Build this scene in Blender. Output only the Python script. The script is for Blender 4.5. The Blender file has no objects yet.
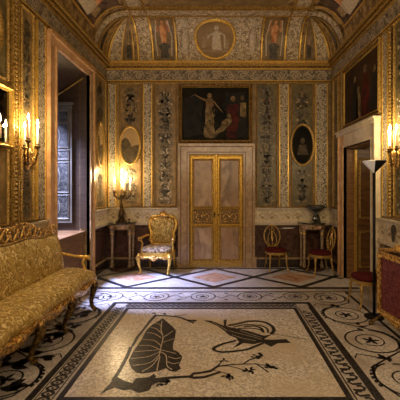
import bpy, math, random
from math import sin, cos, pi, radians as R
from mathutils import Vector, Matrix
random.seed(7)
C = bpy.context.scene.collection
F, VX, VY, H = 340.0, 220.0, 186.0, 1.62
XL, XR, YB = -2.26, 2.22, 6.8
# ------------------------------------------------------------------ materials
def mat(name, c1, c2=None, scale=20, lo=.4, hi=.6, rough=.5, metal=0, bump=0, bscale=None, kind='noise', detail=3, dist=0, emit=None, es=0, stretch=None, coat=0, c3=None, s3=3, spec=.5):
    m = bpy.data.materials.new(name); m.use_nodes = True
    nt = m.node_tree; N = nt.nodes; L = nt.links
    b = N['Principled BSDF']
    b.inputs['Roughness'].default_value = rough; b.inputs['Metallic'].default_value = metal
    b.inputs['Base Color'].default_value = (*c1, 1)
    b.inputs['Coat Weight'].default_value = coat; b.inputs['Coat Roughness'].default_value = .12
    b.inputs['Specular IOR Level'].default_value = spec
    tc = N.new('ShaderNodeTexCoord'); vec = tc.outputs['Object']
    if stretch:
        mp = N.new('ShaderNodeMapping'); mp.inputs['Scale'].default_value = stretch
        L.new(vec, mp.inputs['Vector']); vec = mp.outputs['Vector']
    if c2 is not None:
        if kind == 'noise':
            t = N.new('ShaderNodeTexNoise'); t.inputs['Scale'].default_value = scale
            t.inputs['Detail'].default_value = detail; t.inputs['Distortion'].default_value = dist; o = t.outputs['Fac']
        elif kind == 'voronoi':
            t = N.new('ShaderNodeTexVoronoi'); t.inputs['Scale'].default_value = scale; o = t.outputs['Distance']
        elif kind == 'cells':
            t = N.new('ShaderNodeTexVoronoi'); t.inputs['Scale'].default_value = scale
            s = N.new('ShaderNodeSeparateColor'); L.new(t.outputs['Color'], s.inputs[0]); o = s.outputs[0]
        else:
            t = N.new('ShaderNodeTexWave'); t.inputs['Scale'].default_value = scale
            t.inputs['Distortion'].default_value = dist; t.inputs['Detail'].default_value = detail; o = t.outputs['Fac']
        L.new(vec, t.inputs['Vector'])
        r = N.new('ShaderNodeValToRGB'); e = r.color_ramp.elements
        e[0].position = lo; e[0].color = (*c1, 1); e[1].position = hi; e[1].color = (*c2, 1)
        L.new(o, r.inputs['Fac']); col = r.outputs['Color']
        if c3 is not None:
            t2 = N.new('ShaderNodeTexNoise'); t2.inputs['Scale'].default_value = s3; t2.inputs['Detail'].default_value = 4
            L.new(vec, t2.inputs['Vector'])
            r2 = N.new('ShaderNodeValToRGB'); r2.color_ramp.elements[0].position = .42; r2.color_ramp.elements[1].position = .65
            L.new(t2.outputs['Fac'], r2.inputs['Fac'])
            mx = N.new('ShaderNodeMix'); mx.data_type = 'RGBA'
            L.new(r2.outputs['Color'], mx.inputs['Factor']); L.new(col, mx.inputs['A']); mx.inputs['B'].default_value = (*c3, 1)
            col = mx.outputs['Result']
        L.new(col, b.inputs['Base Color'])
        if bump:
            bp = N.new('ShaderNodeBump'); bp.inputs['Strength'].default_value = bump; bp.inputs['Distance'].default_value = .01
            L.new(o, bp.inputs['Height']); L.new(bp.outputs['Normal'], b.inputs['Normal'])
    elif bump:
        t = N.new('ShaderNodeTexNoise'); t.inputs['Scale'].default_value = bscale or scale; L.new(vec, t.inputs['Vector'])
        bp = N.new('ShaderNodeBump'); bp.inputs['Strength'].default_value = bump; bp.inputs['Distance'].default_value = .01
        L.new(t.outputs['Fac'], bp.inputs['Height']); L.new(bp.outputs['Normal'], b.inputs['Normal'])
    if emit:
        b.inputs['Emission Color'].default_value = (*emit, 1); b.inputs['Emission Strength'].default_value = es
    return m
GOLD = mat('gilding', (.62,.36,.055), (.95,.64,.15), 30, .3, .7, .34, .6, .5)
GOLD2 = mat('old_gilding', (.24,.14,.03), (.70,.45,.12), 45, .35, .7, .42, .5, .5)
GLEAF = mat('carved_gilding', (.22,.10,.02), (.95,.60,.17), 38, .38, .6, .36, .65, 1.0)
LEGG = mat('dark_leg_gilding', (.035,.018,.006), (.28,.16,.04), 30, .4, .7, .45, .5, .5)  # dark gilding, shade on the sofa legs put into the colour
DOORG = mat('door_gilding', (.30,.16,.018), (.72,.44,.065), 26, .3, .7, .3, .55, .6)
DARKGOLD = mat('dark_gilding', (.05,.028,.010), (.40,.23,.06), 55, .42, .66, .4, .6, .8)
BRONZE = mat('bronze', (.035,.022,.01), (.16,.10,.04), 40, .3, .7, .35, .8)
WALL = mat('brown_stucco', (.16,.10,.033), (.31,.205,.07), 9, .35, .65, .5, 0, .3)
RELIEF = mat('stucco_relief', (.075,.055,.03), (.70,.60,.43), 30, .44, .58, .5, 0, 1.0, detail=2, dist=1.6)
FRIEZE = mat('painted_frieze', (.12,.095,.06), (.36,.29,.19), 17, .40, .62, .5, 0, .6, detail=3, dist=1.2)
VRELIEF = mat('vault_relief', (.24,.17,.085), (.70,.58,.38), 24, .42, .6, .6, 0, .8, detail=3, dist=1.2)
VAULT = mat('vault_paint', (.15,.085,.03), (.48,.32,.12), 9, .38, .62, .6, 0, .4, dist=.8)
OLIVE = mat('olive_panel', (.085,.065,.025), (.19,.145,.055), 12, .35, .7, .4, 0, .2, dist=.5)
BROWNP = mat('brown_panel', (.15,.095,.032), (.31,.20,.075), 10, .35, .7, .4, 0, .2, dist=.5)
INK = mat('dark_ornament', (.028,.023,.013), (.13,.10,.055), 30, .4, .7, .45)
MIDT = mat('mid_ornament', (.10,.085,.05), (.30,.24,.15), 40, .35, .7, .5)
PALE = mat('pale_ornament', (.42,.34,.22), (.70,.60,.42), 40, .4, .7, .5)
TAN = mat('tan_ornament', (.26,.17,.075), (.46,.33,.17), 30, .4, .7, .5)
MARBLE = mat('veined_pink_marble', (.27,.165,.075), (.49,.33,.165), 5, .3, .7, .22, 0, dist=1.8, detail=6)
BREC = mat('breccia_panel', (.17,.095,.04), (.50,.34,.18), 3.2, .35, .66, .3, 0, detail=6, dist=1.2, stretch=(1.8,1,.8), c3=(.34,.20,.10), s3=2.5)
ORMARB = mat('orange_marble', (.46,.24,.10), (.66,.42,.21), 6, .3, .7, .25, 0, detail=5, dist=1.5)
DADO = mat('dado_relief', (.50,.40,.24), (.70,.59,.39), 9, .38, .62, .45, 0, .3, dist=1.2)
DMARB = mat('dark_red_marble', (.035,.016,.011), (.11,.055,.035), 6, .35, .7, .2, 0, detail=6, dist=2)
BASEM = mat('dark_baseboard_marble', (.02,.014,.011), (.06,.04,.03), 8, .4, .7, .25, detail=5, dist=2)
TESS = mat('tesserae_field', (.44,.39,.33), (.76,.69,.59), 60, .2, .8, .24, 0, .12, kind='cells', c3=(.56,.46,.33), s3=1.6)
TESS2 = mat('tesserae_border', (.45,.41,.36), (.70,.64,.57), 65, .2, .8, .22, 0, .12, kind='cells', c3=(.42,.36,.30), s3=2)
SLAB = mat('lozenge_marble', (.48,.44,.40), (.66,.62,.57), 4, .3, .7, .2, detail=6, dist=1.5)
ROSSO = mat('rose_marble', (.42,.20,.11), (.62,.40,.27), 8, .35, .65, .2, detail=6, dist=1.5)
BLACK = mat('black_tesserae', (.010,.009,.010), (.04,.036,.036), 80, .3, .8, .35, kind='cells', spec=.2)
GREYT = mat('grey_tesserae', (.12,.10,.09), (.24,.21,.18), 80, .3, .8, .3, kind='cells')
DAMASK = mat('gold_damask', (.30,.185,.04), (.82,.64,.28), 15, .48, .60, .65, 0, .2, detail=1.5, dist=2.6, c3=(.46,.30,.07), s3=14, spec=.25)
DAMASK2 = mat('light_damask', (.24,.15,.03), (.62,.45,.15), 20, .46, .56, .65, 0, .25, detail=2, dist=1.8)
FLORAL = mat('floral_seat', (.13,.07,.03), (.60,.48,.30), 22, .46, .56, .7, 0, .2, detail=2, dist=1.2)
RED = mat('red_velvet', (.045,.003,.004), (.10,.008,.008), 20, .3, .7, .8, spec=.2)
REDD = mat('red_damask', (.10,.010,.012), (.22,.05,.04), 26, .45, .6, .7, 0, detail=2, dist=1.8)
WOOD = mat('walnut', (.12,.055,.02), (.26,.13,.045), 5, .3, .7, .35, stretch=(1,1,8))
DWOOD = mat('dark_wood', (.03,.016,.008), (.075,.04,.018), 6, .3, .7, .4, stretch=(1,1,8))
SHUT = mat('shutter_paint', (.12,.10,.07), (.18,.155,.11), 6, .3, .7, .4)
SHUTP = mat('shutter_panel', (.02,.017,.013), (.10,.088,.065), 24, .4, .65, .45, dist=1)
STONE = mat('grey_stone', (.34,.31,.28), (.48,.44,.39), 7, .3, .7, .35)
CREAM = mat('sconce_lit_marble', (.52,.42,.27), (.74,.64,.46), 5, .3, .7, .3, 0, detail=5, dist=1.5)
CONS = mat('console_carving', (.20,.13,.06), (.40,.28,.15), 30, .4, .6, .4)
FRESCO = mat('fresco_ground', (.04,.022,.014), (.15,.09,.045), 6, .35, .65, .7, dist=1)
FR2 = mat('fresco_blue', (.10,.09,.08), (.30,.24,.17), 9, .4, .6, .7)
FR3 = mat('fresco_red', (.40,.13,.04), (.70,.36,.15), 9, .4, .6, .7)
MEDG = mat('medallion_ground', (.24,.15,.055), (.33,.215,.085), 5, .3, .7, .6)
CANVAS = mat('dark_canvas', (.004,.005,.004), (.016,.013,.007), 3, .35, .7, .7, spec=.12)
CANV2 = mat('brown_canvas', (.022,.011,.006), (.055,.027,.012), 4, .35, .7, .6, spec=.15)
SKY2 = mat('landscape_paint', (.26,.16,.06), (.42,.28,.12), 3, .3, .7, .4)
LSHADE = mat('landscape_trees', (.035,.025,.012), (.11,.075,.035), 14, .35, .7, .5, spec=.2)
SKIN = mat('painted_flesh', (.13,.075,.03), (.33,.21,.09), 7, .3, .7, .6, spec=.15)
GOWN = mat('painted_ochre', (.08,.05,.02), (.28,.20,.085), 9, .35, .65, .6, spec=.15)
CRIM = mat('painted_crimson', (.025,.006,.004), (.10,.014,.009), 8, .35, .65, .6, spec=.15)
SHADE = mat('painted_shadow', (.008,.009,.008), (.022,.02,.014), 8, .3, .7, .6, spec=.15)
WAX = mat('wax', (.85,.78,.62), rough=.4)
WAX.node_tree.nodes['Principled BSDF'].inputs['Subsurface Weight'].default_value = .3
FLAME = mat('flame', (1,.8,.45), emit=(1,.78,.42), es=60)
STEEL = mat('black_metal', (.008,.008,.008), rough=.6, metal=0, spec=.2)
HILITE = mat('shade_highlight', (.85,.86,.88), rough=.15, metal=0)
MIRROR = mat('old_mirror', (.22,.21,.19), rough=.03, metal=1)
VERDE = mat('dark_green_stone', (.02,.022,.016), (.07,.07,.05), 14, .4, .65, .15, detail=5, coat=.6)
PORC = mat('pale_stone', (.40,.36,.32), (.6,.55,.5), 12, .3, .7, .15)
PLAST = mat('plaster', (.30,.22,.13), (.38,.29,.18), 5, .3, .7, .6)
GLASS = bpy.data.materials.new('window_glass'); GLASS.use_nodes = True
_n = GLASS.node_tree.nodes; _n.remove(_n['Principled BSDF'])
_t = _n.new('ShaderNodeBsdfTransparent'); _g = _n.new('ShaderNodeBsdfGlossy'); _g.inputs['Roughness'].default_value = .02
_x = _n.new('ShaderNodeMixShader'); _x.inputs[0].default_value = .08
GLASS.node_tree.links.new(_t.outputs[0], _x.inputs[1]); GLASS.node_tree.links.new(_g.outputs[0], _x.inputs[2])
GLASS.node_tree.links.new(_x.outputs[0], _n['Material Output'].inputs['Surface'])
# ------------------------------------------------------------------ mesh builder
def ident(u, v, w): return (u, v, w)
def back(u, v, w): return (u, YB - w, v)
def left(u, v, w): return (XL + w, u, v)
def right(u, v, w): return (XR - w, u, v)
def floorf(u, v, w): return (u, v, w)
class MB:
    def __init__(s, mats, f=ident):
        s.m = mats if isinstance(mats, (list, tuple)) else [mats]; s.V = []; s.Fc = []; s.f = f
    def add(s, vs, fs, mi=0, smooth=False, raw=False):
        o = len(s.V)
        s.V += [tuple(v) if raw else s.f(*v) for v in vs]
        s.Fc += [([i + o for i in f], mi, smooth) for f in fs]
    def box(s, a, b, mi=0, taper=0):
        x0,y0,z0 = a; x1,y1,z1 = b; t = taper
        vs = [(x0,y0,z0),(x1,y0,z0),(x1,y1,z0),(x0,y1,z0),(x0+t,y0+t,z1),(x1-t,y0+t,z1),(x1-t,y1-t,z1),(x0+t,y1-t,z1)]
        s.add(vs, [(0,3,2,1),(4,5,6,7),(0,1,5,4),(1,2,6,5),(2,3,7,6),(3,0,4,7)], mi)
    def rect(s, u0, v0, u1, v1, w, w0=0, mi=0, bev=0):   # slab on a surface, w = projection
        s.box((min(u0,u1),min(v0,v1),w0), (max(u0,u1),max(v0,v1),w), mi, bev)
    def frame(s, u0, v0, u1, v1, b, w, w0=0, mi=0, bev=None):  # bevelled picture frame
        bev = b*.25 if bev is None else bev
        def ring(d, h): return [(u0+d,v0+d,h),(u1-d,v0+d,h),(u1-d,v1-d,h),(u0+d,v1-d,h)]
        rs = [ring(0,w0), ring(bev*.3,w*.8), ring(bev,w), ring(b*.55,w*.75), ring(b-bev*.6,w*.9), ring(b,w0)]
        vs = [p for r in rs for p in r]; fs = []
        for k in range(len(rs)-1):
            for i in range(4):
                j = (i+1)%4; fs.append((k*4+i,k*4+j,k*4+4+j,k*4+4+i))
        s.add(vs, fs, mi)
    def prism(s, pts, w, w0=0, mi=0):
        n = len(pts); vs = [(p[0],p[1],w0) for p in pts] + [(p[0],p[1],w) for p in pts]
        fs = [tuple(range(n-1,-1,-1)), tuple(range(n,2*n))] + [(i,(i+1)%n,n+(i+1)%n,n+i) for i in range(n)]
        s.add(vs, fs, mi)
    def flat(s, pts, w, mi=0): s.add([(p[0],p[1],w) for p in pts], [tuple(range(len(pts)))], mi)
    def ell(s, cu, cv, ru, rv, w, w0=0, n=24, mi=0, rot=0):
        s.prism([(cu+ru*cos(2*pi*i/n)*cos(rot)-rv*sin(2*pi*i/n)*sin(rot), cv+ru*cos(2*pi*i/n)*sin(rot)+rv*sin(2*pi*i/n)*cos(rot)) for i in range(n)], w, w0, mi)
    def ribbon(s, pts, wd, w, mi=0, thick=None, taper=False, closed=False):
        n = len(pts)
        if n < 2: return
        L_, R_ = [], []
        for i, p in enumerate(pts):
            a = pts[(i-1)%n] if (closed or i>0) else pts[i]; b = pts[(i+1)%n] if (closed or i<n-1) else pts[i]
            dx, dy = b[0]-a[0], b[1]-a[1]; l = math.hypot(dx,dy) or 1
            h = (wd[i] if isinstance(wd,(list,tuple)) else wd)/2
            if taper: h *= max(.12, 1-i/(n-1))
            L_.append((p[0]-dy/l*h, p[1]+dx/l*h, w)); R_.append((p[0]+dy/l*h, p[1]-dx/l*h, w))
        vs = L_+R_; m = n if closed else n-1
        s.add(vs, [(i,(i+1)%n,n+(i+1)%n,n+i) for i in range(m)], mi)
    def ring_prof(s, path, prof, mi=0, closed=True, smooth=True):  # sweep profile (offset, w) along closed 2d path on surface
        n = len(path); k = len(prof); vs = []
        for i,p in enumerate(path):
            a = path[(i-1)%n]; b = path[(i+1)%n]; dx,dy = b[0]-a[0], b[1]-a[1]; l = math.hypot(dx,dy) or 1
            for (o,w) in prof: vs.append((p[0]+dy/l*o, p[1]-dx/l*o, w))
        fs = []
        for i in range(n):
            j = (i+1)%n
            for q in range(k-1): fs.append((i*k+q,i*k+q+1,j*k+q+1,j*k+q))
        s.add(vs, fs, mi, smooth)
    def ovalframe(s, cu, cv, ru, rv, b, w, mi=0, n=36):
        path = [(cu+ru*cos(2*pi*i/n), cv+rv*sin(2*pi*i/n)) for i in range(n)]
        s.ring_prof(path, [(b/2,0),(b/2,w*.7),(b*.2,w),(-b*.2,w*.7),(-b/2,w*.5),(-b/2,0)], mi)
    def tube(s, pts, r, mi=0, n=8, caps=True, smooth=True, flatten=1):
        P = [Vector(p) for p in pts]; rr = r if isinstance(r,(list,tuple)) else [r]*len(P)
        vs = []; up = Vector((0,0,1)); t0 = (P[1]-P[0]).normalized()
        if abs(t0.dot(up)) > .9: up = Vector((1,0,0))
        nrm = t0.cross(up).normalized()
        for i,p in enumerate(P):
            t = (P[min(i+1,len(P)-1)]-P[max(i-1,0)]).normalized()
            nrm = (nrm - t*nrm.dot(t)); nrm = nrm.normalized() if nrm.length>1e-6 else t.orthogonal().normalized()
            bn = t.cross(nrm)
            for k in range(n):
                a = 2*pi*k/n; q = p + nrm*(rr[i]*cos(a)) + bn*(rr[i]*flatten*sin(a)); vs.append(q)
        fs = [(i*n+k, i*n+(k+1)%n, (i+1)*n+(k+1)%n, (i+1)*n+k) for i in range(len(P)-1) for k in range(n)]
        if caps: fs += [tuple(range(n-1,-1,-1)), tuple((len(P)-1)*n+k for k in range(n))]
        s.add(vs, fs, mi, smooth)
    def lathe(s, prof, c=(0,0,0), n=20, mi=0, smooth=True, sx=1, sy=1):
        vs = []; k = len(prof)
        for (r,z) in prof:
            for i in range(n):
                a = 2*pi*i/n; vs.append((c[0]+max(r,.0005)*cos(a)*sx, c[1]+max(r,.0005)*sin(a)*sy, c[2]+z))
        fs = [(q*n+i, q*n+(i+1)%n, (q+1)*n+(i+1)%n, (q+1)*n+i) for q in range(k-1) for i in range(n)]
        fs += [tuple(range(n-1,-1,-1)), tuple((k-1)*n+i for i in range(n))]
        s.add(vs, fs, mi, smooth)
    def ball(s, c, r, mi=0, n=10, sc=(1,1,1)):
        prof = [(r*sin(pi*i/8)*1, -r*cos(pi*i/8)*sc[2]) for i in range(9)]
        s.lathe(prof, c, n, mi, True, sc[0], sc[1])
    def grid(s, fn, nu, nv, mi=0, smooth=True, raw=False, close_u=False):
        vs = [fn(i/nu, j/nv) for j in range(nv+1) for i in range(nu+1)]
        fs = [(j*(nu+1)+i, j*(nu+1)+i+1, (j+1)*(nu+1)+i+1, (j+1)*(nu+1)+i) for j in range(nv) for i in range(nu)]
        s.add(vs, fs, mi, smooth, raw)
    def build(s, name, parent=None, bevel=0):
        me = bpy.data.meshes.new(name)
        me.from_pydata([tuple(v) for v in s.V], [], [f[0] for f in s.Fc])
        for m in s.m: me.materials.append(m)
        for p, f in zip(me.polygons, s.Fc): p.material_index = f[1]; p.use_smooth = f[2]
        me.validate(); me.update()
        o = bpy.data.objects.new(name, me); C.objects.link(o)
        if parent: o.parent = parent
        if bevel:
            b = o.modifiers.new('bevel','BEVEL'); b.width = bevel; b.segments = 2
        return o
def thing(name, label, cat, loc=(0,0,0), rz=0, group=None):
    o = bpy.data.objects.new(name, None); C.objects.link(o)
    o.location = loc; o.rotation_euler = (0,0,rz); tag(o, label, cat, group); return o
def tag(o, label, cat, group=None):
    o['label'] = label; o['category'] = cat
    if group: o['group'] = group
    return o
def struct(o, label=None, cat=None):
    o['kind'] = 'structure'
    if label: o['label'] = label
    if cat: o['category'] = cat
    return o
def sempty(name, label, cat):
    o = bpy.data.objects.new(name, None); C.objects.link(o); return struct(o, label, cat)
def dup(o, parent=None):
    c = o.copy(); C.objects.link(c); c.parent = parent
    for ch in list(o.children): dup(ch, c)
    return c
# ------------------------------------------------------------------ ornament generators (2d on a surface)
def spiral(cx, cy, r0, r1, a0, turns, n=16, flip=1):
    return [(cx+flip*(r0+(r1-r0)*i/n)*cos(a0+turns*2*pi*i/n), cy+(r0+(r1-r0)*i/n)*sin(a0+turns*2*pi*i/n)) for i in range(n+1)]
def leaf(m, x, y, l, wd, a, w, mi):
    pts = []
    for (t, h) in ((0,0),(.3,.45),(.6,.5),(1,0),(.6,-.5),(.3,-.45)):
        px, py = t*l, h*wd; pts.append((x+px*cos(a)-py*sin(a), y+px*sin(a)+py*cos(a)))
    m.flat(pts, w, mi)
def grotesque(m, u0, v0, u1, v1, w, mi, mi2, rnd, gaps=()):
    """symmetric candelabra ornament filling a tall panel"""
    cu = (u0+u1)/2; hw = (u1-u0)/2*.86; y = v0+hw*.35
    m.ribbon([(cu,v0+.03),(cu,v1-.05)], hw*.08, w, mi)
    def sym(x, yy, l, wd, a, mm):
        leaf(m, cu+x, yy, l, wd, a, w, mm); leaf(m, cu-x, yy, l, wd, pi-a, w, mm)
    while y < v1-hw*.7:
        if any(a < y+hw*.3 < b for a,b in gaps): y += hw*.4; continue
        dens = rnd.uniform(.6,1)
        wid = rnd.uniform(.45,1.0)
        for q in range(int(20*dens)):
            mm = rnd.choice([mi,mi,mi2,3,3] if len(m.m)>3 else [mi,mi,mi2])
            if q%2: leaf(m, cu+rnd.uniform(-.75,.75)*hw, y+rnd.uniform(-.4,.5)*hw, hw*rnd.uniform(.2,.5), hw*rnd.uniform(.12,.3), rnd.uniform(0,6.28), w+.0004, mm); continue
            sym(rnd.uniform(0,.5)*hw*wid, y+rnd.uniform(-.3,.5)*hw, hw*rnd.uniform(.25,.65)*(.5+.5*wid), hw*rnd.uniform(.12,.34), rnd.uniform(-.9,1.5), mm)
        typ = rnd.choice([0,1,2,3])
        if typ == 0:
            for f in (1,-1): m.ribbon(spiral(cu+f*hw*.5, y+hw*.2, hw*.42, hw*.08, pi, -1.4, 16, f), hw*.09, w, mi)
        elif typ == 1:
            m.flat([(cu-hw*.32,y+hw*.5),(cu-hw*.2,y+hw*.2),(cu-hw*.08,y),(cu-hw*.2,y-hw*.15),(cu+hw*.2,y-hw*.15),(cu+hw*.08,y),(cu+hw*.2,y+hw*.2),(cu+hw*.32,y+hw*.5)], w, mi2 if rnd.random()<.4 else mi)
        elif typ == 2:
            for f in (1,-1): m.ribbon([(cu,y-hw*.2),(cu+f*hw*.45,y-hw*.05),(cu+f*hw*.8,y+hw*.25),(cu+f*hw*.5,y+hw*.55),(cu+f*hw*.1,y+hw*.65)], hw*.09, w, mi)
        else:
            f = rnd.choice((1,-1))      # small draped figure
            m.flat([(cu-hw*.2,y-hw*.4),(cu+hw*.25,y-hw*.4),(cu+hw*.15,y+hw*.1),(cu+f*hw*.2,y+hw*.35),(cu-hw*.12,y+hw*.35),(cu-hw*.1,y)], w, 3 if len(m.m)>3 else mi2)
            m.ribbon([(cu,y+hw*.25),(cu+f*hw*.4,y+hw*.1),(cu+f*hw*.65,y+hw*.4)], hw*.10, w, 3 if len(m.m)>3 else mi2)
        y += hw*rnd.uniform(.75,.95)
def beads(m, u, v0, v1, w, r, mi=0, horiz=False):
    n = int((v1-v0)/(r*2.6))
    for i in range(n):
        c = v0+(i+.5)*(v1-v0)/n
        if horiz: m.box((c-r,u-r,w),(c+r,u+r,w+r), mi, r*.4)
        else: m.box((u-r,c-r,w),(u+r,c+r,w+r), mi, r*.4)
# ------------------------------------------------------------------ floor
fl = MB([TESS2]); fl.box((XL-.9,-1.2,-.12),(XR+3.2,9.0,0)); FLO = struct(fl.build('floor'), 'pale mosaic and marble floor', 'floor')
def fp(px, py): return ((px-VX)/(py-VY)*H, F*H/(py-VY))
E1, E2, E3 = .0015, .003, .0045
fld = MB([TESS], floorf); fld.rect(-1.20,2.60,.97,4.48,E1); FIELD = fld.build('mosaic_field', FLO)
# frame bands of the central panel
b_ = MB([BLACK, TESS2], floorf)
X0,X1,Y0,Y1 = -1.245,1.015,2.56,4.52       # inner dark line outer edge
def ringband(m, x0,y0,x1,y1,t,w,mi):
    m.rect(x0,y0,x1,y0+t,w,0,mi); m.rect(x0,y1-t,x1,y1,w,0,mi); m.rect(x0,y0+t,x0+t,y1-t,w,0,mi); m.rect(x1-t,y0+t,x1,y1-t,w,0,mi)
ringband(b_, X0,Y0,X1,Y1,.048,E2,0)
ringband(b_, X0-.235,Y0-.235,X1+.235,Y1+.22,.058,E2,0)
b_.build('border_fillet', FLO)
g_ = MB([BLACK, TESS2], floorf)
def guilloche(m, p0, p1, amp, per):
    dx,dy = p1[0]-p0[0], p1[1]-p0[1]; L_ = math.hypot(dx,dy); ux,uy = dx/L_,dy/L_
    n = int(L_/per*8)
    for ph in (0,pi):
        pts = []
        for i in range(n+1):
            t = L_*i/n; o = amp*sin(2*pi*t/per+ph); pts.append((p0[0]+ux*t-uy*o, p0[1]+uy*t+ux*o))
        m.ribbon(pts, .024, E2+(.0004 if ph else 0), 0)
    k = int(L_/per*2)
    for i in range(k):
        t = (i+.5)*per/2; m.ell(p0[0]+ux*t, p0[1]+uy*t, .012,.012,E2,0,6,0)
    for o in (-amp*1.45, amp*1.45): m.ribbon([(p0[0]-uy*o,p0[1]+ux*o),(p1[0]-uy*o,p1[1]+ux*o)], .011, E2, 0)
xa, xb, ya, yb = X0-.095, X1+.095, Y0-.095, Y1+.085
guilloche(g_, (xa,ya+.07),(xa,yb-.07),.045,.15)
guilloche(g_, (xa+.07,yb),(xb-.07,yb),.042,.15); guilloche(g_, (xa+.07,ya),(xb-.07,ya),.042,.15)
# greek running pattern on the right side
def meander(m, x, y0, y1, a, per):
    n = int((y1-y0)/per)
    for i in range(n):
        y = y0+i*per
        m.ribbon([(x-a,y+per*.05),(x+a*.55,y+per*.02),(x+a*.95,y+per*.22),(x+a*.55,y+per*.42),(x-a*.1,y+per*.38)], .026, E2)
        m.ribbon([(x+a,y+per*.62),(x-a*.55,y+per*.55),(x-a*.95,y+per*.75),(x-a*.55,y+per*.93),(x+a*.1,y+per*.9)], .026, E2)
    for o in (-a*1.4,a*1.4): m.ribbon([(x+o,y0),(x+o,y1)], .013, E2)
meander(g_, xb, ya+.07, yb-.07, .052, .155)
g_.build('guilloche_border', FLO)
# scroll band
s_ = MB([BLACK, TESS2], floorf)
def scroll(m, cx, cy, r, a0, f, big=True):
    m.ribbon(spiral(cx,cy,r,r*.93,a0,f*.96,30), .020, E2)
    m.ribbon(spiral(cx,cy,r*.58,r*.42,a0+pi*.8,f*1.0,22), .015, E2)
    for q in range(5): leaf(m, cx, cy, r*.36, r*.15, a0+q*2*pi/5, E2, 0)
    m.ell(cx,cy,r*.1,r*.1,E2,0,8)
    if big:
        for q in range(7):
            a = a0+f*(.25+.2*q); leaf(m, cx+r*cos(a), cy+r*sin(a), r*.24, r*.13, a+f*1.1, E2, 0)
Yc = 4.98
for k in range(-3,4):
    cx = -.25+.68*k
    if cx < -2.0 or cx > 1.4: continue
    scroll(s_, cx, Yc, .185, pi*1.1 if k%2 else pi*.9, 1 if k%2 else -1, False)
    f = 1 if k%2 else -1
    s_.ribbon([(cx+.18,Yc-f*.03),(cx+.27,Yc+f*.08),(cx+.34,Yc),(cx+.41,Yc-f*.08),(cx+.50,Yc+f*.03)], .016, E2)
    leaf(s_, cx+.30, Yc+f*.10, .10, .035, f*.8, E2, 0); leaf(s_, cx+.38, Yc-f*.10, .10, .035, pi+f*.8, E2, 0)
for i,(sx) in enumerate((1.58,-1.80)):
    ys = [4.92,4.27,3.56,2.84,2.12]
    for k,y in enumerate(ys):
        f = (1 if k%2 else -1)*(1 if i==0 else -1)
        scroll(s_, sx, y, .27 if k else .22, pi/2+.3*f, f)
        if k+1 < len(ys):
            yn = ys[k+1]; ym=(y+yn)/2
            s_.ribbon([(sx-.26*f,y-.05),(sx-.20*f,y-.22),(sx,ym),(sx+.22*f,yn+.2),(sx+.27*f,yn+.02)], .02, E2)
            for q in (-1,0,1): leaf(s_, sx+.02*q, ym+.03*q, .12, .05, 1.2*q+ (0 if f>0 else pi), E2, 0)
            s_.ribbon([(sx+.1*f,ym+.02),(sx+.26*f,ym+.08),(sx+.31*f,ym+.0)], .014, E2)
for (yy,n_) in ((4.3,14),(3.75,16),(3.2,16),(2.6,12)):
    for q in range(n_):
        a=random.uniform(-.6,3.7); leaf(s_, -1.80+random.uniform(-.22,.16), yy+random.uniform(-.16,.16), random.uniform(.10,.2), .075, a, E2, 0)
# outer lines of scroll band
s_.rect(1.90,1.5,1.94,5.19,E2,0); s_.rect(-2.14,1.5,-2.11,5.19,E2,0)
s_.rect(XL+.02,5.19,XR-.02,5.215,E2,0)
s_.build('scroll_border', FLO)
# lozenges at the back
lz = MB([SLAB, BLACK, ROSSO], floorf)
lz.rect(XL+.02,5.36,XR-.02,6.72,E1,0,0)
lz.rect(XL+.02,5.35,XR-.02,5.44,E2,0,1); lz.rect(XL+.02,6.62,XR-.02,6.70,E2,0,1)
for k in range(-2,3):
    c = -.10+1.405*k
    if abs(c) < 1.9:
        lz.flat([(c-.40,6.03),(c,5.70),(c+.40,6.03),(c,6.36)], E2, 2)
    for a,b in (((c-.7025,6.04),(c,5.44)),((c,5.44),(c+.7025,6.04)),((c+.7025,6.04),(c,6.66)),((c,6.66),(c-.7025,6.04))):
        def clip(p,q):
            out=[]
            n=30
            for i in range(n+1):
                x=p[0]+(q[0]-p[0])*i/n; y=p[1]+(q[1]-p[1])*i/n
                if XL+.06<x<XR-.06: out.append((x,y))
            return out
        pp = clip(a,b)
        if len(pp)>1: lz.ribbon([pp[0],pp[-1]], .085, E3, 1)
lz.build('lozenge_border', FLO)
# central figures traced on the floor
def T(L_): return [fp(x,y) for x,y in L_]
mo = MB([BLACK, TESS, GREYT], floorf)
mo.flat(T([(163,318.5),(167,322),(173,327),(176,331),(175,338),(173,345),(173,350),(178,352),(182.5,357),(181,361),(179,365),(181,369),(176,372),(170,371.5),(166,368.5),(158,371.5),(150,373),(142,374),(136,373),(131,368),(128.5,361),(133,352),(138,345),(142,339),(146,331),(152,325),(158,321.5)]), E2, 0)
def line(L_, wd, mi=0, w=E2, taper=False): mo.ribbon(T(L_), wd, w, mi, taper=taper)
def smooth(L_, n=6):
    out = []; P = [L_[0]]+L_+[L_[-1]]
    for i in range(1,len(P)-2):
        for k in range(n):
            t=k/n; a,b,c,d=P[i-1],P[i],P[i+1],P[i+2]
            out.append(tuple(.5*((2*b[j])+(-a[j]+c[j])*t+(2*a[j]-5*b[j]+4*c[j]-d[j])*t*t+(-a[j]+3*b[j]-3*c[j]+d[j])*t**3) for j in (0,1)))
    out.append(L_[-1]); return out
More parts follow.
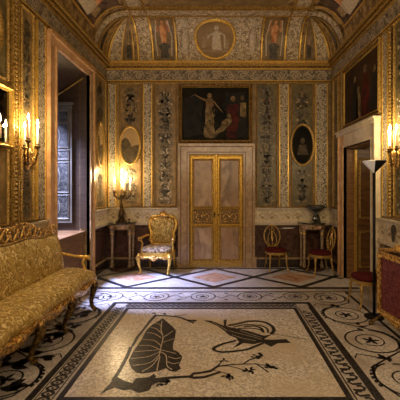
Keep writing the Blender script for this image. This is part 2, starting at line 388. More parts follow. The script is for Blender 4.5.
for L_ in ([(162,321),(161,330),(163,338),(161,347),(159,357)],[(161,338),(154,334),(147,333)],[(162,334),(156,329),(151,328)],[(163,338),(169,334),(173,331)],
           [(162,343),(168,341),(174,339)],[(160,350),(150,346),(139,346)],[(160,350),(150,351),(134,352)],[(160,352),(148,357),(131,359)],[(160,354),(150,363),(133,366)],
           [(159,357),(152,366),(142,372)],[(160,357),(158,365),(157,371)],[(160,352),(166,356),(167,366),(172,370)],[(160,350),(168,352),(176,354)],[(168,357),(175,359),(181,358)],[(167,362),(173,364),(179,363)],
           [(161,346),(154,341),(143,340)],[(162,327),(158,324),(155,324)]):
    line(smooth(L_), .009, 1, E3)
# branch of the left figure
mo.flat(T([(100,395.5),(105,389),(111.5,382),(117,377),(124,381),(132.5,383.5),(136,378.5),(144.5,378),(149,377.5),(154,374),(156,377),(150,390),(147.5,391.5),(138.5,393.5),(131,390),(122,390.5),(114.5,388),(107,391)]), E2+.0006, 0)
line([(113,381),(120,370),(127,357),(131,347)], .035)
mo.flat(T([(130,349),(136,337),(143,329),(149,321),(155,314.5),(157,316),(152,321),(147,327),(140,336),(134,346)]), E2+.0007, 0)
line(smooth([(154,315.5),(164,316),(179,317.5),(188,321),(194,323.5)]), .030, 0, E3)
line([(170,316.5),(178,315.8),(187,314.8)], .016)
for x,y,a in ((190,321,.3),(193,322,1),(187,320,-.6),(166,315,2.2),(156,314,2.6)):
    p = fp(x,y); leaf(mo, p[0], p[1], .07, .04, a, E3, 0)
mo.flat(T([(150,379),(155,378.5),(170,376.8),(189.5,375.8),(193,373),(200,372.3),(210,370.3),(217,366),(218,367.5),(211,372.5),(200,374.3),(194,375),(193,377),(204,376.5),(220,371.5),(221,373),(205,378.6),(194,379.5),(188,378),(170,379.4),(155,384),(149,388)]), E2+.001, 0)
line([(217,367),(221,363),(225,358.5)], .02, 0, E3, True)
line([(217,367),(230,365),(243,364.5),(249,360.5),(255,358.5),(262,355)], .016, 0, E3)
line([(243,364.5),(256,364.3),(262,368),(268.5,372.8)], .013, 0, E3); line([(219,366),(229,366.5),(236,368),(243,370.5),(252,371)], .010, 0, E3)
line([(256,364.3),(268,366.5),(278,367.5)], .008, 0, E3); line([(212,370.5),(224,373),(233,377)], .009, 0, E3)
for x,y in ((257,356),(260,355.5),(262,357),(255,358),(270,366),(273,368),(276,367),(269,368.5),(250,370),(253,371.5),(248,371),(226,376),(229,377.5),(232,376.5),(165,381),(168,382.5),(171,381.5),(159,384),(224,361)):
    p = fp(x,y)
    for q in range(3): leaf(mo, p[0], p[1], .055, .022, random.uniform(0,6.28), E3, 0)
# right figure (crested bird)
mo.flat(T([(203.5,320.5),(211.5,321),(220.5,324.5),(224,326),(223.5,320.5),(227,319.5),(226,325.5),(228,327),(240,329.3),(248,331),(256,333.5),(264,336),(272,334.5),(264,339.5),(272,340),(286,339.3),(291,343),(278,343.5),(271,347),(262,342.5),(254,344.5),(243,343.3),(239,346),(233,348.3),(239,342.5),(236,338),(229,335.5),(223,330),(217,326),(210,323)]), E2, 0)
line(smooth([(228,326),(238,324),(250,321.5),(262,322),(270,325),(274,330),(271,334.5)]), .042, 0, E3)
line(smooth([(233,327.5),(246,325),(260,326),(267,329),(268,333)]), .024, 0, E3)
line(smooth([(238,329),(250,328.5),(260,330),(264,333)]), .024, 0, E3)
line(smooth([(236,341),(222,344.5),(213.5,349),(218,351.8),(226,352.3),(244.5,350.3),(255,346.8),(264,343)]), .034, 0, E3)
line([(270,334),(290,337),(307,339.8)], .010, 0, E3)
for L_ in ([(229,331),(240,334),(252,337),(262,340)],[(232,335),(244,339),(256,341)],[(240,331),(252,335),(262,338)],[(212,322.5),(221,327),(227,331)]): line(smooth(L_), .007, 1, E3)
line(smooth([(244,327),(254,326.5),(261,328.5),(263,332)]), .03, 0, E3)
mo.build('mosaic_figure', FIELD)
# ------------------------------------------------------------------ walls
ZC, ZT = 4.09, 4.75   # cornice top, vault crown
wb = MB([WALL]); wb.box((XL-.1,YB,0),(XR+.1,YB+.15,ZC+.1)); WB = struct(wb.build('wall_back'))
wl = MB([WALL])
wl.box((XL-.12,-1.2,0),(XL,4.60,ZC+.1)); wl.box((XL-.12,5.77,0),(XL,YB,ZC+.1)); wl.box((XL-.12,4.60,3.52),(XL,5.77,ZC+.1)); wl.box((XL-.12,4.60,0),(XL-.06,5.77,.80))
WL = struct(wl.build('wall_left'))
wr = MB([WALL])
wr.box((XR,-1.2,0),(XR+.28,4.87,ZC+.1)); wr.box((XR,5.97,0),(XR+.28,YB,ZC+.1)); wr.box((XR,4.87,2.29),(XR+.28,5.97,ZC+.1))
WR = struct(wr.build('wall_right'))
wf = MB([PLAST]); wf.box((XL,-1.3,0),(XR,-1.2,ZC+.1)); struct(wf.build('wall_front'))
rnd = random.Random(3)
def px2u(px, f=back):
    if f is back: return (px-VX)/F*YB
    if f is left: return -XL*F/(VX-px)
    return XR*F/(px-VX)
ZP0, ZP1 = 1.19, 3.66
def cornice_run(f, u0, u1, wall, side):
    m = MB([GOLD2, GOLD, DARKGOLD], f)
    for (z0,z1,w,mi) in ((3.94,3.965,.04,0 if side else 1),(3.965,4.00,.05,2),(4.00,4.022,.07,0),(4.022,4.06,.08,2 if side else 0),(4.06,4.09,.105,0 if side else 1),(3.712,3.725,.03,1),(3.685,3.712,.02,2),(3.672,3.685,.025,0)):
        m.rect(u0,z0,u1,z1,w,0,mi)
    m.build('cornice', wall)
    m = MB([FRIEZE, PALE, INK], f); m.rect(u0,3.725,u1,3.94,.012)
    per = .26; n = int(abs(u1-u0)/per)
    for i in range(n):
        c = min(u0,u1)+(i+.5)*per; s = 1 if i%2 else -1
        m.ribbon(spiral(c,3.83,.075,.015,pi*.5*s,s*1.2,14), .013, .016, 1)
        m.ribbon([(c-.13,3.83-.05*s),(c-.06,3.83-.08*s),(c+.05,3.83-.075*s),(c+.13,3.83+.05*s)], .014, .015, 1)
        leaf(m, c+.1, 3.83+.02*s, .07,.04, s*1.0, .015, 2)
    m.build('frieze', wall)
cornice_run(back, XL, XR, WB, 0); cornice_run(left, -1.2, YB-.11, WL, 1); cornice_run(right, -1.2, YB-.11, WR, 2)
def panel(f, u0, u1, z0, z1, wall, bg, ink=INK, alt=TAN, gaps=(), bead=False, orn=True, name='painted_panel'):
    if u0>u1: u0,u1=u1,u0
    m = MB([bg, ink, alt, MIDT], f); m.rect(u0,z0,u1,z1,.012)
    if orn: grotesque(m, u0+.015, z0+.03, u1-.015, z1-.03, .0145, 1, 2, rnd, gaps)
    p = m.build(name, wall)
    m = MB([GOLD2, GOLD2], f); b = .018; m.frame(u0-b,z0-b*.6,u1+b,z1+b*.6,b,.034)
    if bead:
        for u in (u0-b*.5,u1+b*.5): beads(m,u,z0,z1,.024,.012,1)
    m.build('gilt_moulding', p)
def strip(f, u0, u1, z0, z1, wall):
    if u0>u1: u0,u1=u1,u0
    m = MB([RELIEF, PALE, INK, MIDT, GOLD], f); m.rect(u0,z0,u1,z1,.02)
    cu=(u0+u1)/2; hw=(u1-u0)/2*.85; z=z0+hw*.4; s=1
    while z<z1-hw*.5:
        m.ribbon(spiral(cu+s*hw*.1,z,hw*.6,hw*.12,pi/2*s,1.1*s,10), hw*.18, .025, 1)
        for q in range(5): leaf(m,cu+rnd.uniform(-.7,.7)*hw,z+rnd.uniform(-.4,.6)*hw,hw*rnd.uniform(.3,.6),hw*.22,rnd.uniform(0,6.28),.0245,rnd.choice((1,2,3)))
        z+=hw*.95; s=-s
    for u in (u0,u1): m.rect(u-.009,z0,u+.009,z1,.03,0,4)
    m.build('relief_strip', wall)
B = px2u
ovg = ((1.92,2.93),)
panel(back, B(120.5), B(140.5), ZP0+.03, ZP1, WB, BROWNP, gaps=((2.0,2.9),))
panel(back, B(155), B(175.5), ZP0+.03, ZP1, WB, BROWNP, alt=PALE)
panel(back, B(257), B(276), ZP0+.03, ZP1, WB, OLIVE)
panel(back, B(292), B(312), ZP0+.03, ZP1, WB, OLIVE, gaps=((1.95,2.9),))
for a,b in ((109,116),(144,152),(279.5,288),(315.5,327)): strip(back, B(a), B(b), ZP0+.02, ZP1, WB)
# left wall panels
LU = lambda p: px2u(p,left); RU = lambda p: px2u(p,right)
panel(left, LU(94), LU(104.5), ZP0+.03, ZP1, WL, BROWNP, gaps=((1.9,2.8),))
panel(left, 3.84, 4.07, ZP0+.03, ZP1, WL, BROWNP, bead=True)
strip(left, 4.17, 4.36, ZP0+.02, ZP1, WL)
panel(left, 2.86, 3.58, 2.74, ZP1, WL, OLIVE, bead=True, orn=False, name='upper_painted_panel')
mm_ = MB([GOLD2,BROWNP], left); mm_.ell(3.22,3.2,.26,.34,.02,.012,28,1); mm_.ovalframe(3.22,3.2,.26,.34,.05,.045,0); mm_.build('oval_medallion', WL)
panel(left, 2.86, 3.58, ZP0+.03, 2.0, WL, BROWNP, bead=True, orn=False, alt=PALE)
mm_ = MB([GOLD2,DARKGOLD], left); beads(mm_, 3.71, ZP0, ZP1, .03, .018); mm_.rect(3.66,ZP0,3.76,ZP1,.03,0,1); mm_.rect(3.655,ZP0,3.67,ZP1,.045); mm_.rect(3.75,ZP0,3.765,ZP1,.045); mm_.build('beaded_moulding', WL)
strip(left, 2.55, 2.75, ZP0+.02, ZP1, WL); panel(left, 2.2, 2.45, ZP0+.03, ZP1, WL, BROWNP)
# right wall panels
panel(right, RU(334.5), RU(339), 1.22, ZP1, WR, BROWNP)
strip(right, 4.46, 4.60, 1.22, ZP1, WR)
mm_ = MB([GOLD2,DARKGOLD], right); mm_.rect(4.34,1.22,4.42,ZP1,.03,0,1); beads(mm_, 4.38, 1.22, ZP1, .03, .018); mm_.build('beaded_moulding', WR)
panel(right, 3.95, 4.28, 1.25, ZP1, WR, OLIVE, alt=PALE)
strip(right, 3.68, 3.84, 1.22, ZP1, WR); panel(right, 3.2, 3.55, 1.25, ZP1, WR, BROWNP); strip(right, 2.9,3.08,1.22,ZP1,WR)
# dado
def dado(f, u0, u1, wall):
    if u0>u1: u0,u1=u1,u0
    m = MB([DADO, PALE, TAN], f); m.rect(u0,.90,u1,1.14,.02)
    n = max(1,int((u1-u0)/.42))
    for i in range(n):
        c = u0+(i+.5)*(u1-u0)/n
        m.ribbon([(c-.17,1.02),(c-.10,1.08),(c-.03,1.03),(c,1.09),(c+.03,1.03),(c+.10,1.08),(c+.17,1.02)], .018, .025, 2)
        m.ell(c,1.0,.03,.05,.026,.02,10,1); leaf(m,c+.05,.98,.1,.05,.3,.025,2); leaf(m,c-.05,.98,.1,.05,pi-.3,.025,2)
    m.build('dado_frieze', wall)
    m = MB([PALE, STONE], f)
    m.rect(u0,1.14,u1,1.165,.05); m.rect(u0,1.165,u1,1.185,.07); m.rect(u0,.86,u1,.90,.05,0,0); m.rect(u0,.84,u1,.86,.03,0,0)
    m.build('dado_moulding', wall)
    m = MB([DMARB, MARBLE], f); m.rect(u0,.20,u1,.84,.008)
    w_ = (u1-u0)
    if w_ > .35: m.frame(u0+.05,.24,u1-.05,.80,.03,.02,0,0)
    m.build('dado_panel', wall)
def baseboard(name, f, runs):
    m = MB([BASEM, MARBLE], f)
    for a,b in runs:
        a,b=min(a,b),max(a,b); m.rect(a,0,b,.16,.035,0,0); m.rect(a,.16,b,.195,.025,0,1)
    struct(m.build(name))
for a,b in ((XL,-.83),(.69,XR)): dado(back,a,b,WB)
dado(left,-1.2,4.385,WL); dado(left,5.96,YB-.01,WL); dado(right,-1.2,4.71,WR); dado(right,6.20,YB-.01,WR)
m = MB([INK,PALE], right); m.ell(4.30,1.06,.06,.07,.03,.02,14,0); m.flat([(4.27,.91),(4.33,.91),(4.35,1.0),(4.25,1.0)],.03,0); m.build('dado_cartouche', WR)
baseboard('baseboard_back', back, ((XL,-.83),(.69,XR))); baseboard('baseboard_left', left, ((-1.2,4.385),(5.96,YB-.04))); baseboard('baseboard_right', right, ((-1.2,4.71),(6.20,YB-.04)))
# ------------------------------------------------------------------ ceiling: cove + flat + fan corners
ax0, ax1, ay = -1.69, 1.65, 6.25
ca, cb = .55, .66; sa = .57
def cove_b(u,t,w): th=t*pi/2; return (u, ay+(ca-w)*cos(th), ZC+(cb-w)*sin(th))
def cove_l(u,t,w): th=t*pi/2; return (ax0-(sa-w)*cos(th), u, ZC+(cb-w)*sin(th))
def cove_r(u,t,w): th=t*pi/2; return (ax1+(sa-w)*cos(th), u, ZC+(cb-w)*sin(th))
def corner(s):
    def f(ph,t,w):
        a=ph*pi/2; th=t*pi/2; c_,s_=cos(a),sin(a)
        r=min(sa/max(c_,1e-6), ca/max(s_,1e-6)); k=(r-w)*cos(th)
        return ((ax0 if s<0 else ax1)+s*c_*k, ay+s_*k, ZC+(cb-w)*sin(th))
    return f
cl, cr = corner(-1), corner(1)
def gpatch(m, u0,u1,t0,t1,w,mi=0,nu=6,nv=10): m.grid(lambda a,b:(u0+(u1-u0)*a, t0+(t1-t0)*b, w), nu, nv, mi)
ce = MB([VAULT]); ce.box((XL-.1,-1.3,ZT),(XR+.4,YB+.15,ZT+.12)); CE = struct(ce.build('ceiling'), 'painted and gilded coved vault', 'ceiling')
def cpatch(name, f, u0,u1,t0,t1,w,mt,nu=8,nv=12,parent=None,orn=None):
    m = MB([mt, INK, PALE, FR3, GOLD2], f); gpatch(m,u0,u1,t0,t1,w,0,nu,nv)
    if orn: orn(m)
    return m.build(name, parent or CE)
cpatch('back_cove', cove_b, ax0, ax1, 0,1,0,VAULT,20)
cpatch('side_cove', cove_l, -1.2, ay, 0,1,0,VAULT,20); cpatch('side_cove', cove_r, -1.2, ay, 0,1,0,VAULT,20)
cpatch('corner_fan', cl, 0,1,0,1,0,BROWNP,20,14); cpatch('corner_fan', cr, 0,1,0,1,0,BROWNP,20,14)
def cinv(px,py):   # pixel -> back cove (u,t)
    k=(px-VX)/F; mz=(VY-py)/F
    A=1/ca**2+mz**2/cb**2; Bq=-2*ay/ca**2+2*mz*(H-ZC)/cb**2; Cq=ay**2/ca**2+(H-ZC)**2/cb**2-1
    D=Bq*Bq-4*A*Cq; Y=(-Bq+math.sqrt(max(D,0)))/(2*A); z=H+mz*Y
    return (k*Y, math.atan2((z-ZC)/cb,(Y-ay)/ca)*2/pi)
# vertical relief ribs + figure panels on the back cove; mirrored about x=-.02
def figure_orn(u, t0, t1, hw):
    def o(m):
        T_=t1-t0
        m.flat([(u-hw*.4,t0+T_*.05),(u+hw*.5,t0+T_*.05),(u+hw*.35,t0+T_*.2),(u+hw*.6,t0+T_*.3),(u,t0+T_*.38),(u-hw*.6,t0+T_*.3),(u-hw*.35,t0+T_*.2)], .012, 1)
        m.flat([(u-hw*.22,t0+T_*.36),(u+hw*.22,t0+T_*.36),(u+hw*.35,t0+T_*.62),(u+hw*.2,t0+T_*.78),(u-hw*.2,t0+T_*.78),(u-hw*.35,t0+T_*.62)], .013, 3)
        m.ell(u,t0+T_*.84,hw*.16,T_*.06,.013,.013,10,3)
        for f in (1,-1):
            m.ribbon([(u+f*hw*.25,t0+T_*.74),(u+f*hw*.6,t0+T_*.6),(u+f*hw*.45,t0+T_*.9)], hw*.14, .013, 3)
            m.ribbon([(u+f*hw*.7,t0+T_*.1),(u+f*hw*.8,t0+T_*.5),(u+f*hw*.55,t0+T_*.9)], hw*.12, .012, 2)
    return o
for s in (-1,1):
    mid=-.02
    def sx(x): return mid+s*abs(x)
    # relief strips
    a,b=sx(1.34),sx(1.575); a,b=min(a,b),max(a,b)
    cpatch('relief_rib', cove_b, a,b,0,.99,.012,VRELIEF,4)
    a2,b2=sx(.88),sx(1.28); a2,b2=min(a2,b2),max(a2,b2)
    cpatch('figure_panel', cove_b, a2,b2,.02,.98,.010,BROWNP,6,orn=figure_orn((a2+b2)/2,.03,.95,(b2-a2)/2))
    for g in (.845,1.31,1.60):
        u=sx(g); cpatch('gilt_rib', cove_b, u-.014,u+.014,0,1,.03,GOLD,1,12)
    # fan ribs in the corner: phi 0 = side wall, 1 = back wall
    f = cl if s<0 else cr
    for (p0,p1,mt) in ((.50,.70,VRELIEF),(.24,.42,VAULT)):
        cpatch('relief_rib', f, p0,p1,0,.93,.012,mt,4)
    m = MB([GOLD2,INK,TAN], f)
    m.flat([(.80,.08),(.90,.08),(.91,.3),(.88,.38),(.86,.55),(.83,.38),(.80,.3)],.016,1); m.flat([(.82,.28),(.88,.3),(.88,.5),(.85,.6),(.83,.5)],.02,2)
    m.flat([(.10,.1),(.18,.1),(.2,.3),(.15,.5),(.1,.3)],.016,1); m.flat([(.12,.25),(.17,.28),(.15,.45)],.02,2)
    m.build('fan_figure', CE)
    for p in (.03,.24,.42,.50,.70,.97):
        cpatch('gilt_rib', f, p-.013,p+.013,0,.95,.03,GOLD,1,12)
    # side arch band
    fs = cove_l if s<0 else cove_r
    cpatch('arch_band', fs, 6.03,6.22,0,1,.014,VRELIEF,3); 
    for u in (6.02,6.24): cpatch('gilt_rib', fs, u-.012,u+.012,0,1,.03,GOLD2,1,12)
    # painted panel on the side cove, repeated along the wall
    for (y0,y1) in ((5.05,5.85),(3.9,4.75),(2.8,3.6)):
        cpatch('cove_painting', fs, y0,y1,.30,.97,.012,FRESCO,5)
        m = MB([FR2,PALE,FR3,PALE,TAN], fs); c=(y0+y1)/2
        m.flat([(c-.3,.36),(c+.1,.34),(c+.2,.5),(c,.7),(c-.2,.62)],.022,1); m.flat([(c-.05,.5),(c+.15,.55),(c+.1,.8),(c-.05,.78)],.026,2)
        m.flat([(c+.1,.4),(c+.33,.42),(c+.3,.6),(c+.15,.58)],.024,4); m.flat([(c-.35,.75),(c-.1,.72),(c-.12,.9),(c-.33,.9)],.022,0)
        m.build('cove_figures', CE)
        m = MB([GOLD], fs)
        for (a,b,c0,c1) in ((y0-.03,y0,.27,1),(y1,y1+.03,.27,1),(y0,y1,.27,.30)): gpatch(m,a,b,c0,c1,.03,0,4,8)
        m.build('gilt_frame', CE)
# centre: relief ground + medallion
cu_,ct_ = cinv(215,37)
cpatch('relief_ground', cove_b, -.83,.79,.03,.96,.010,VRELIEF,12)
def disc(m,cu,ct,ru,rt,w,mi,n=28,k=4):
    vs=[(cu,ct,w)]; fs=[]
    for r in range(1,k+1):
        for i in range(n): vs.append((cu+ru*r/k*cos(2*pi*i/n), ct+rt*r/k*sin(2*pi*i/n), w))
    for i in range(n): fs.append((0,1+i,1+(i+1)%n))
    for r in range(k-1):
        for i in range(n): fs.append((1+r*n+i,1+r*n+(i+1)%n,1+(r+1)*n+(i+1)%n,1+(r+1)*n+i))
    m.add(vs,fs,mi)
ru_=.385; rt_=.41
m = MB([MEDG,GOLD,PALE,TAN], cove_b); disc(m,cu_,ct_,ru_,rt_,.02,0)
m.ring_prof([(cu_+ru_*cos(2*pi*i/40),ct_+rt_*sin(2*pi*i/40)) for i in range(40)], [(-.028,.015),(-.02,.05),(.012,.05),(.028,.015)],1)
def PT(L_): return [(cu_+x*ru_, ct_+y*rt_) for x,y in L_]
m.flat(PT([(-.15,-.6),(.35,-.6),(.3,-.1),(.25,.25),(.12,.35),(-.05,.3),(-.15,-.1)]),.028,2)
m.ell(*PT([(.08,.5)])[0],.045,.06,.03,.02,12,2)
m.ribbon(PT([(-.02,.25),(-.3,.1),(-.38,-.05)]),.035,.03,2); m.ribbon(PT([(.2,.28),(.48,.1),(.5,-.5)]),.035,.03,2)
m.flat(PT([(-.7,-.5),(-.42,-.5),(-.42,.02),(-.7,.02)]),.026,3); m.flat(PT([(.45,-.6),(.7,-.55),(.68,-.1),(.5,-.1)]),.026,3)
m.ell(*PT([(-.38,.12)])[0],.035,.045,.028,.02,10,3)
m.flat(PT([(-.8,-.68),(.8,-.68),(.75,-.58),(-.78,-.58)]),.029,3)
m.build('relief_medallion', CE)
m = MB([TAN,PALE], cove_b)
for sgn in (1,-1):
    u=-.02+sgn*.66
    m.ell(u,.78,.075,.09,.02,.012,14,1); m.flat([(u-.05,.15),(u+.05,.15),(u+.07,.5),(u,.62),(u-.07,.5)],.018,1)
    for f in (1,-1): m.ribbon([(u,.2),(u+f*.09,.35),(u+f*.06,.6)],.02,.019,0)
m.build('relief_trophies', CE)
# bands on the flat crown
def cz(u,v,w): return (u,v,ZT-w)
m = MB([VRELIEF],cz); m.rect(ax0,6.03,ax1,6.22,.012); m.build('arch_band',CE)
m = MB([GOLD2],cz)
for y in (6.235,6.0,5.93): m.rect(ax0,y-.012,ax1,y+.012,.03)
for s in (-1,1):
    for g in (1.31,1.60): m.rect(-.02+s*g-.012,2,-.02+s*g+.012,6.24,.03)
m.build('gilt_rib',CE)
m = MB([VRELIEF],cz)
for s in (-1,1): m.rect(-.02+s*1.34-.0,2,-.02+s*1.575,5.91,.012)
m.build('relief_rib',CE)
m = MB([BROWNP,TAN],cz); m.rect(-1.2,5.3,1.16,5.88,.012); m.build('crown_panel',CE)
# ------------------------------------------------------------------ gilt double door in the back wall
D1 = sempty('door_1','tall gilt double door with marble panels in the back wall','door')
m = MB([MARBLE, STONE, WOOD], back)
dx0,dx1,dz = -.612,.462,2.25
m.rect(-.82,0,dx0,2.44,.05); m.rect(dx1,0,.68,2.44,.05); m.rect(dx0,dz,dx1,2.44,.05)
for (a,b) in ((-.83,-.79),(.65,.69)): m.rect(a,0,b,2.45,.075)
m.rect(-.83,2.41,.69,2.46,.085); m.rect(-.79,0,-.772,2.41,.058,0,2); m.rect(.632,0,.65,2.41,.058,0,2); m.rect(-.79,2.392,.65,2.41,.058,0,2); m.rect(dx0-.05,0,dx0-.035,dz+.04,.06,0,2); m.rect(dx1+.035,0,dx1+.05,dz+.04,.06,0,2); m.rect(dx0-.05,dz+.035,dx1+.05,dz+.05,.06,0,2); m.rect(dx0-.03,0,dx0,dz+.03,.065); m.rect(dx1,0,dx1+.03,dz+.03,.065); m.rect(dx0,dz,dx1,dz+.03,.065)
m.rect(-.86,0,-.78,.22,.085); m.rect(.64,0,.72,.22,.085)
m.build('door_frame', D1)
for (a,b,hs) in ((dx0+.005,-.078,-1),(-.072,dx1-.005,1)):
    m = MB([DOORG, GOLD2], back); m.rect(a,.01,b,dz-.01,.03)
    m.frame(a+.005,.02,b-.005,dz-.02,.02,.045,.028,0)
    ia, ib = a+.085, b-.085
    for (z0,z1) in ((.16,.80),(1.21,2.13)):
        m.frame(ia-.035,z0-.035,ib+.035,z1+.035,.045,.06,.02,1)
    m.frame(ia-.03,.86,ib+.03,1.17,.02,.045,.02,1)
    m.rect(a,.01,b,.10,.045,.02,1)
    lf = m.build('door_leaf', D1)
    for (z0,z1) in ((.16,.80),(1.21,2.13)):
        q = MB([BREC], back); q.rect(ia,z0,ib,z1,.035,.028); q.build('marble_panel', lf)
    c=(ia+ib)/2
    q = MB([GLEAF, DARKGOLD], back); q.rect(ia,.88,ib,1.15,.036,.028,1)
    for f in (1,-1):
        q.tube([(c+f*.005,1.0,.05),(c+f*.05,1.07,.05),(c+f*.11,1.06,.05),(c+f*.13,.99,.05),(c+f*.09,.95,.05),(c+f*.07,1.0,.05)],.011,0,6)
        q.tube([(c+f*.02,.93,.05),(c+f*.09,.91,.05),(c+f*.15,.94,.05)],.009,0,6)
        q.ball((c+f*.15,1.09,.05),.014)
    q.ball((c,1.02,.05),.03); q.ball((c,1.09,.05),.015)
    q.build('carved_panel', lf)
m = MB([BRONZE], ident); m.ball((-.11,YB-.06,1.05),.02); m.ball((-.035,YB-.06,1.05),.02); m.box((-.125,YB-.05,1.0),(-.095,YB-.035,1.1)); m.build('door_knobs', D1)
m = MB([DOORG], back); m.rect(-.09,.01,-.06,dz-.01,.055,.02); m.build('meeting_stile', D1)
# ------------------------------------------------------------------ doorway in the right wall
D2 = sempty('door_2','marble framed doorway with open gilt leaf in the right wall','door')
m = MB([ORMARB, CREAM, PALE], right)  # near jamb and lintel get paler marble, sconce light painted in
m.rect(5.97,0,6.19,2.53,.05); m.rect(4.72,0,4.87,2.53,.05,0,1); m.rect(4.87,2.29,5.97,2.53,.05,0,1)
m.rect(6.16,0,6.20,2.55,.08); m.rect(4.70,0,4.745,2.55,.085,0,1); m.rect(4.68,2.50,6.21,2.56,.10,0,1); m.rect(4.66,2.56,6.23,2.585,.13,0,1)
m.rect(5.97,0,6.01,2.33,.07); m.rect(4.83,0,4.87,2.33,.07,0,1); m.rect(4.87,2.29,5.97,2.33,.07,0,1)
m.build('door_frame', D2)
m = MB([WOOD], ident); m.box((XR+.001,5.945,0),(XR+.27,5.969,2.29)); m.box((XR+.001,4.871,0),(XR+.27,4.89,2.29)); m.box((XR+.001,4.89,2.265),(XR+.27,5.945,2.289)); m.build('door_lining', D2)
m = MB([GOLD2, WOOD, GOLD], ident); m.box((2.345,5.90,.01),(2.86,5.935,2.25),1); 
for (z0,z1) in ((.2,.85),(1.05,2.1)):
    g = MB([GOLD2], lambda u,v,w:(u,5.90-w,v)); g.frame(2.40,z0,2.82,z1,.04,.025); g.build('leaf_moulding', D2)
m.box((2.34,5.89,.01),(2.375,5.94,2.25),2); m.build('door_leaf', D2)
# next room shell
m = MB([WALL, DWOOD]); m.box((2.5,8.0,0),(5.2,8.1,3.2)); m.box((5.2,3.4,0),(5.3,8.1,3.2)); m.box((2.52,3.3,0),(5.2,3.4,3.2)); m.box((2.5,6.0,0),(2.53,8.0,3.2)); nr=struct(m.build('wall_beyond'))
m = MB([PLAST]); m.box((2.5,3.3,3.2),(5.3,8.1,3.3)); struct(m.build('ceiling_beyond'))
m = MB([GOLD2,CANV2,DMARB], lambda u,v,w:(u,8.0-w,v)); m.rect(2.6,0,5.2,.9,.03,0,2)
for u in (2.9,3.6,4.3): m.frame(u,1.1,u+.55,2.8,.05,.04); m.rect(u+.04,1.14,u+.51,2.76,.015,0,1)
m.build('wall_panelling', nr)
# ------------------------------------------------------------------ window recess in the left wall
W1 = sempty('window_1','deep window recess with grey shutters in the left wall','window')
m = MB([ORMARB, MARBLE], left)
m.rect(4.39,0,4.60,3.62,.05); m.rect(5.77,0,5.95,3.62,.05,0,1); m.rect(4.60,3.50,5.77,3.62,.05)
m.rect(4.385,0,4.42,3.63,.075); m.rect(5.92,0,5.955,3.63,.075,0,0); m.rect(4.39,3.60,5.95,3.65,.085); m.rect(4.57,.0,4.60,3.50,.065); m.rect(5.77,.0,5.80,3.50,.065,0,1)
m.build('window_surround', W1)
XW=-3.05
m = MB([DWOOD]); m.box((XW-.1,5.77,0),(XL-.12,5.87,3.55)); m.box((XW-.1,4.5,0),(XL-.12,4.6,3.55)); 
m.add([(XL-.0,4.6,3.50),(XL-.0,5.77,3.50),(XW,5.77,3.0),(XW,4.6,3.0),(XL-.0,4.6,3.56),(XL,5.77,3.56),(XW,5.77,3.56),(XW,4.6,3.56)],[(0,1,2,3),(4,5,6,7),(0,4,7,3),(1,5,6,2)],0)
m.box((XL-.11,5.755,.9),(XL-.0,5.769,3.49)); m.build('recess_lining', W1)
m = MB([GOLD2]); m.tube([(XL-.06,5.75,3.44),(XW+.02,5.75,2.97)],.015,0,6); m.build('gilt_bead', W1)
m = MB([DWOOD,WOOD,STONE]); m.box((XW,4.605,0),(XL-.07,5.765,.80),0); m.box((XL-.07,4.605,0),(XL-.045,5.765,.82),1)
m.build('window_bench', W1)
m = MB([WOOD]); m.box((XW,4.603,.82),(XL-.01,5.767,.865)); m.build('window_ledge', W1, .008)
m = MB([GOLD2,WOOD], lambda u,v,w:(XL-.045+w,u,v)); m.frame(4.75,.12,5.62,.70,.035,.015,0,1); m.build('bench_moulding', W1)
# sashes
m = MB([SHUT]); 
for (a,b) in ((4.6,5.19),(5.18,5.77)):
    for q in ((a,.865,a+.05,3.0),(b-.05,.865,b,3.0),(a,.865,b,.93),(a,2.94,b,3.0),(a,1.55,b,1.58),(a,2.25,b,2.28)):
        m.box((XW-.02,q[0],q[1]),(XW+.02,q[2],q[3]))
m.box((XW-.1,4.6,.7),(XW,5.77,.865)); m.build('window_frame', W1)
m = MB([GLASS]); m.box((XW-.004,4.62,.88),(XW+.004,5.75,2.98)); m.build('glass', W1)
def shutter(y, sgn):
    f = (lambda u,v,w:(u,y+sgn*w,v))
    m = MB([SHUT], f); m.rect(-2.99,1.0,-2.50,2.98,.03); m.rect(-3.0,2.98,-2.47,3.03,.05); m.rect(-3.0,2.92,-2.485,2.95,.04)
    p = m.build('shutter', W1)
    for (z0,z1) in ((1.08,1.46),(1.52,2.02),(2.08,2.22),(2.28,2.66),(2.71,2.88)):
        q = MB([SHUTP, SHUT], f); q.rect(-2.95,z0,-2.56,z1,.033,.03); q.frame(-2.97,z0-.02,-2.54,z1+.02,.03,.045,.03,1)
        c=-2.755
        q.ell(c,(z0+z1)/2,.07,(z1-z0)*.33,.037,.033,14,1); q.ell(c,(z0+z1)/2,.045,(z1-z0)*.25,.04,.033,12,0)
        q.build('shutter_panel', p)
shutter(5.76,-1); shutter(4.61,1)
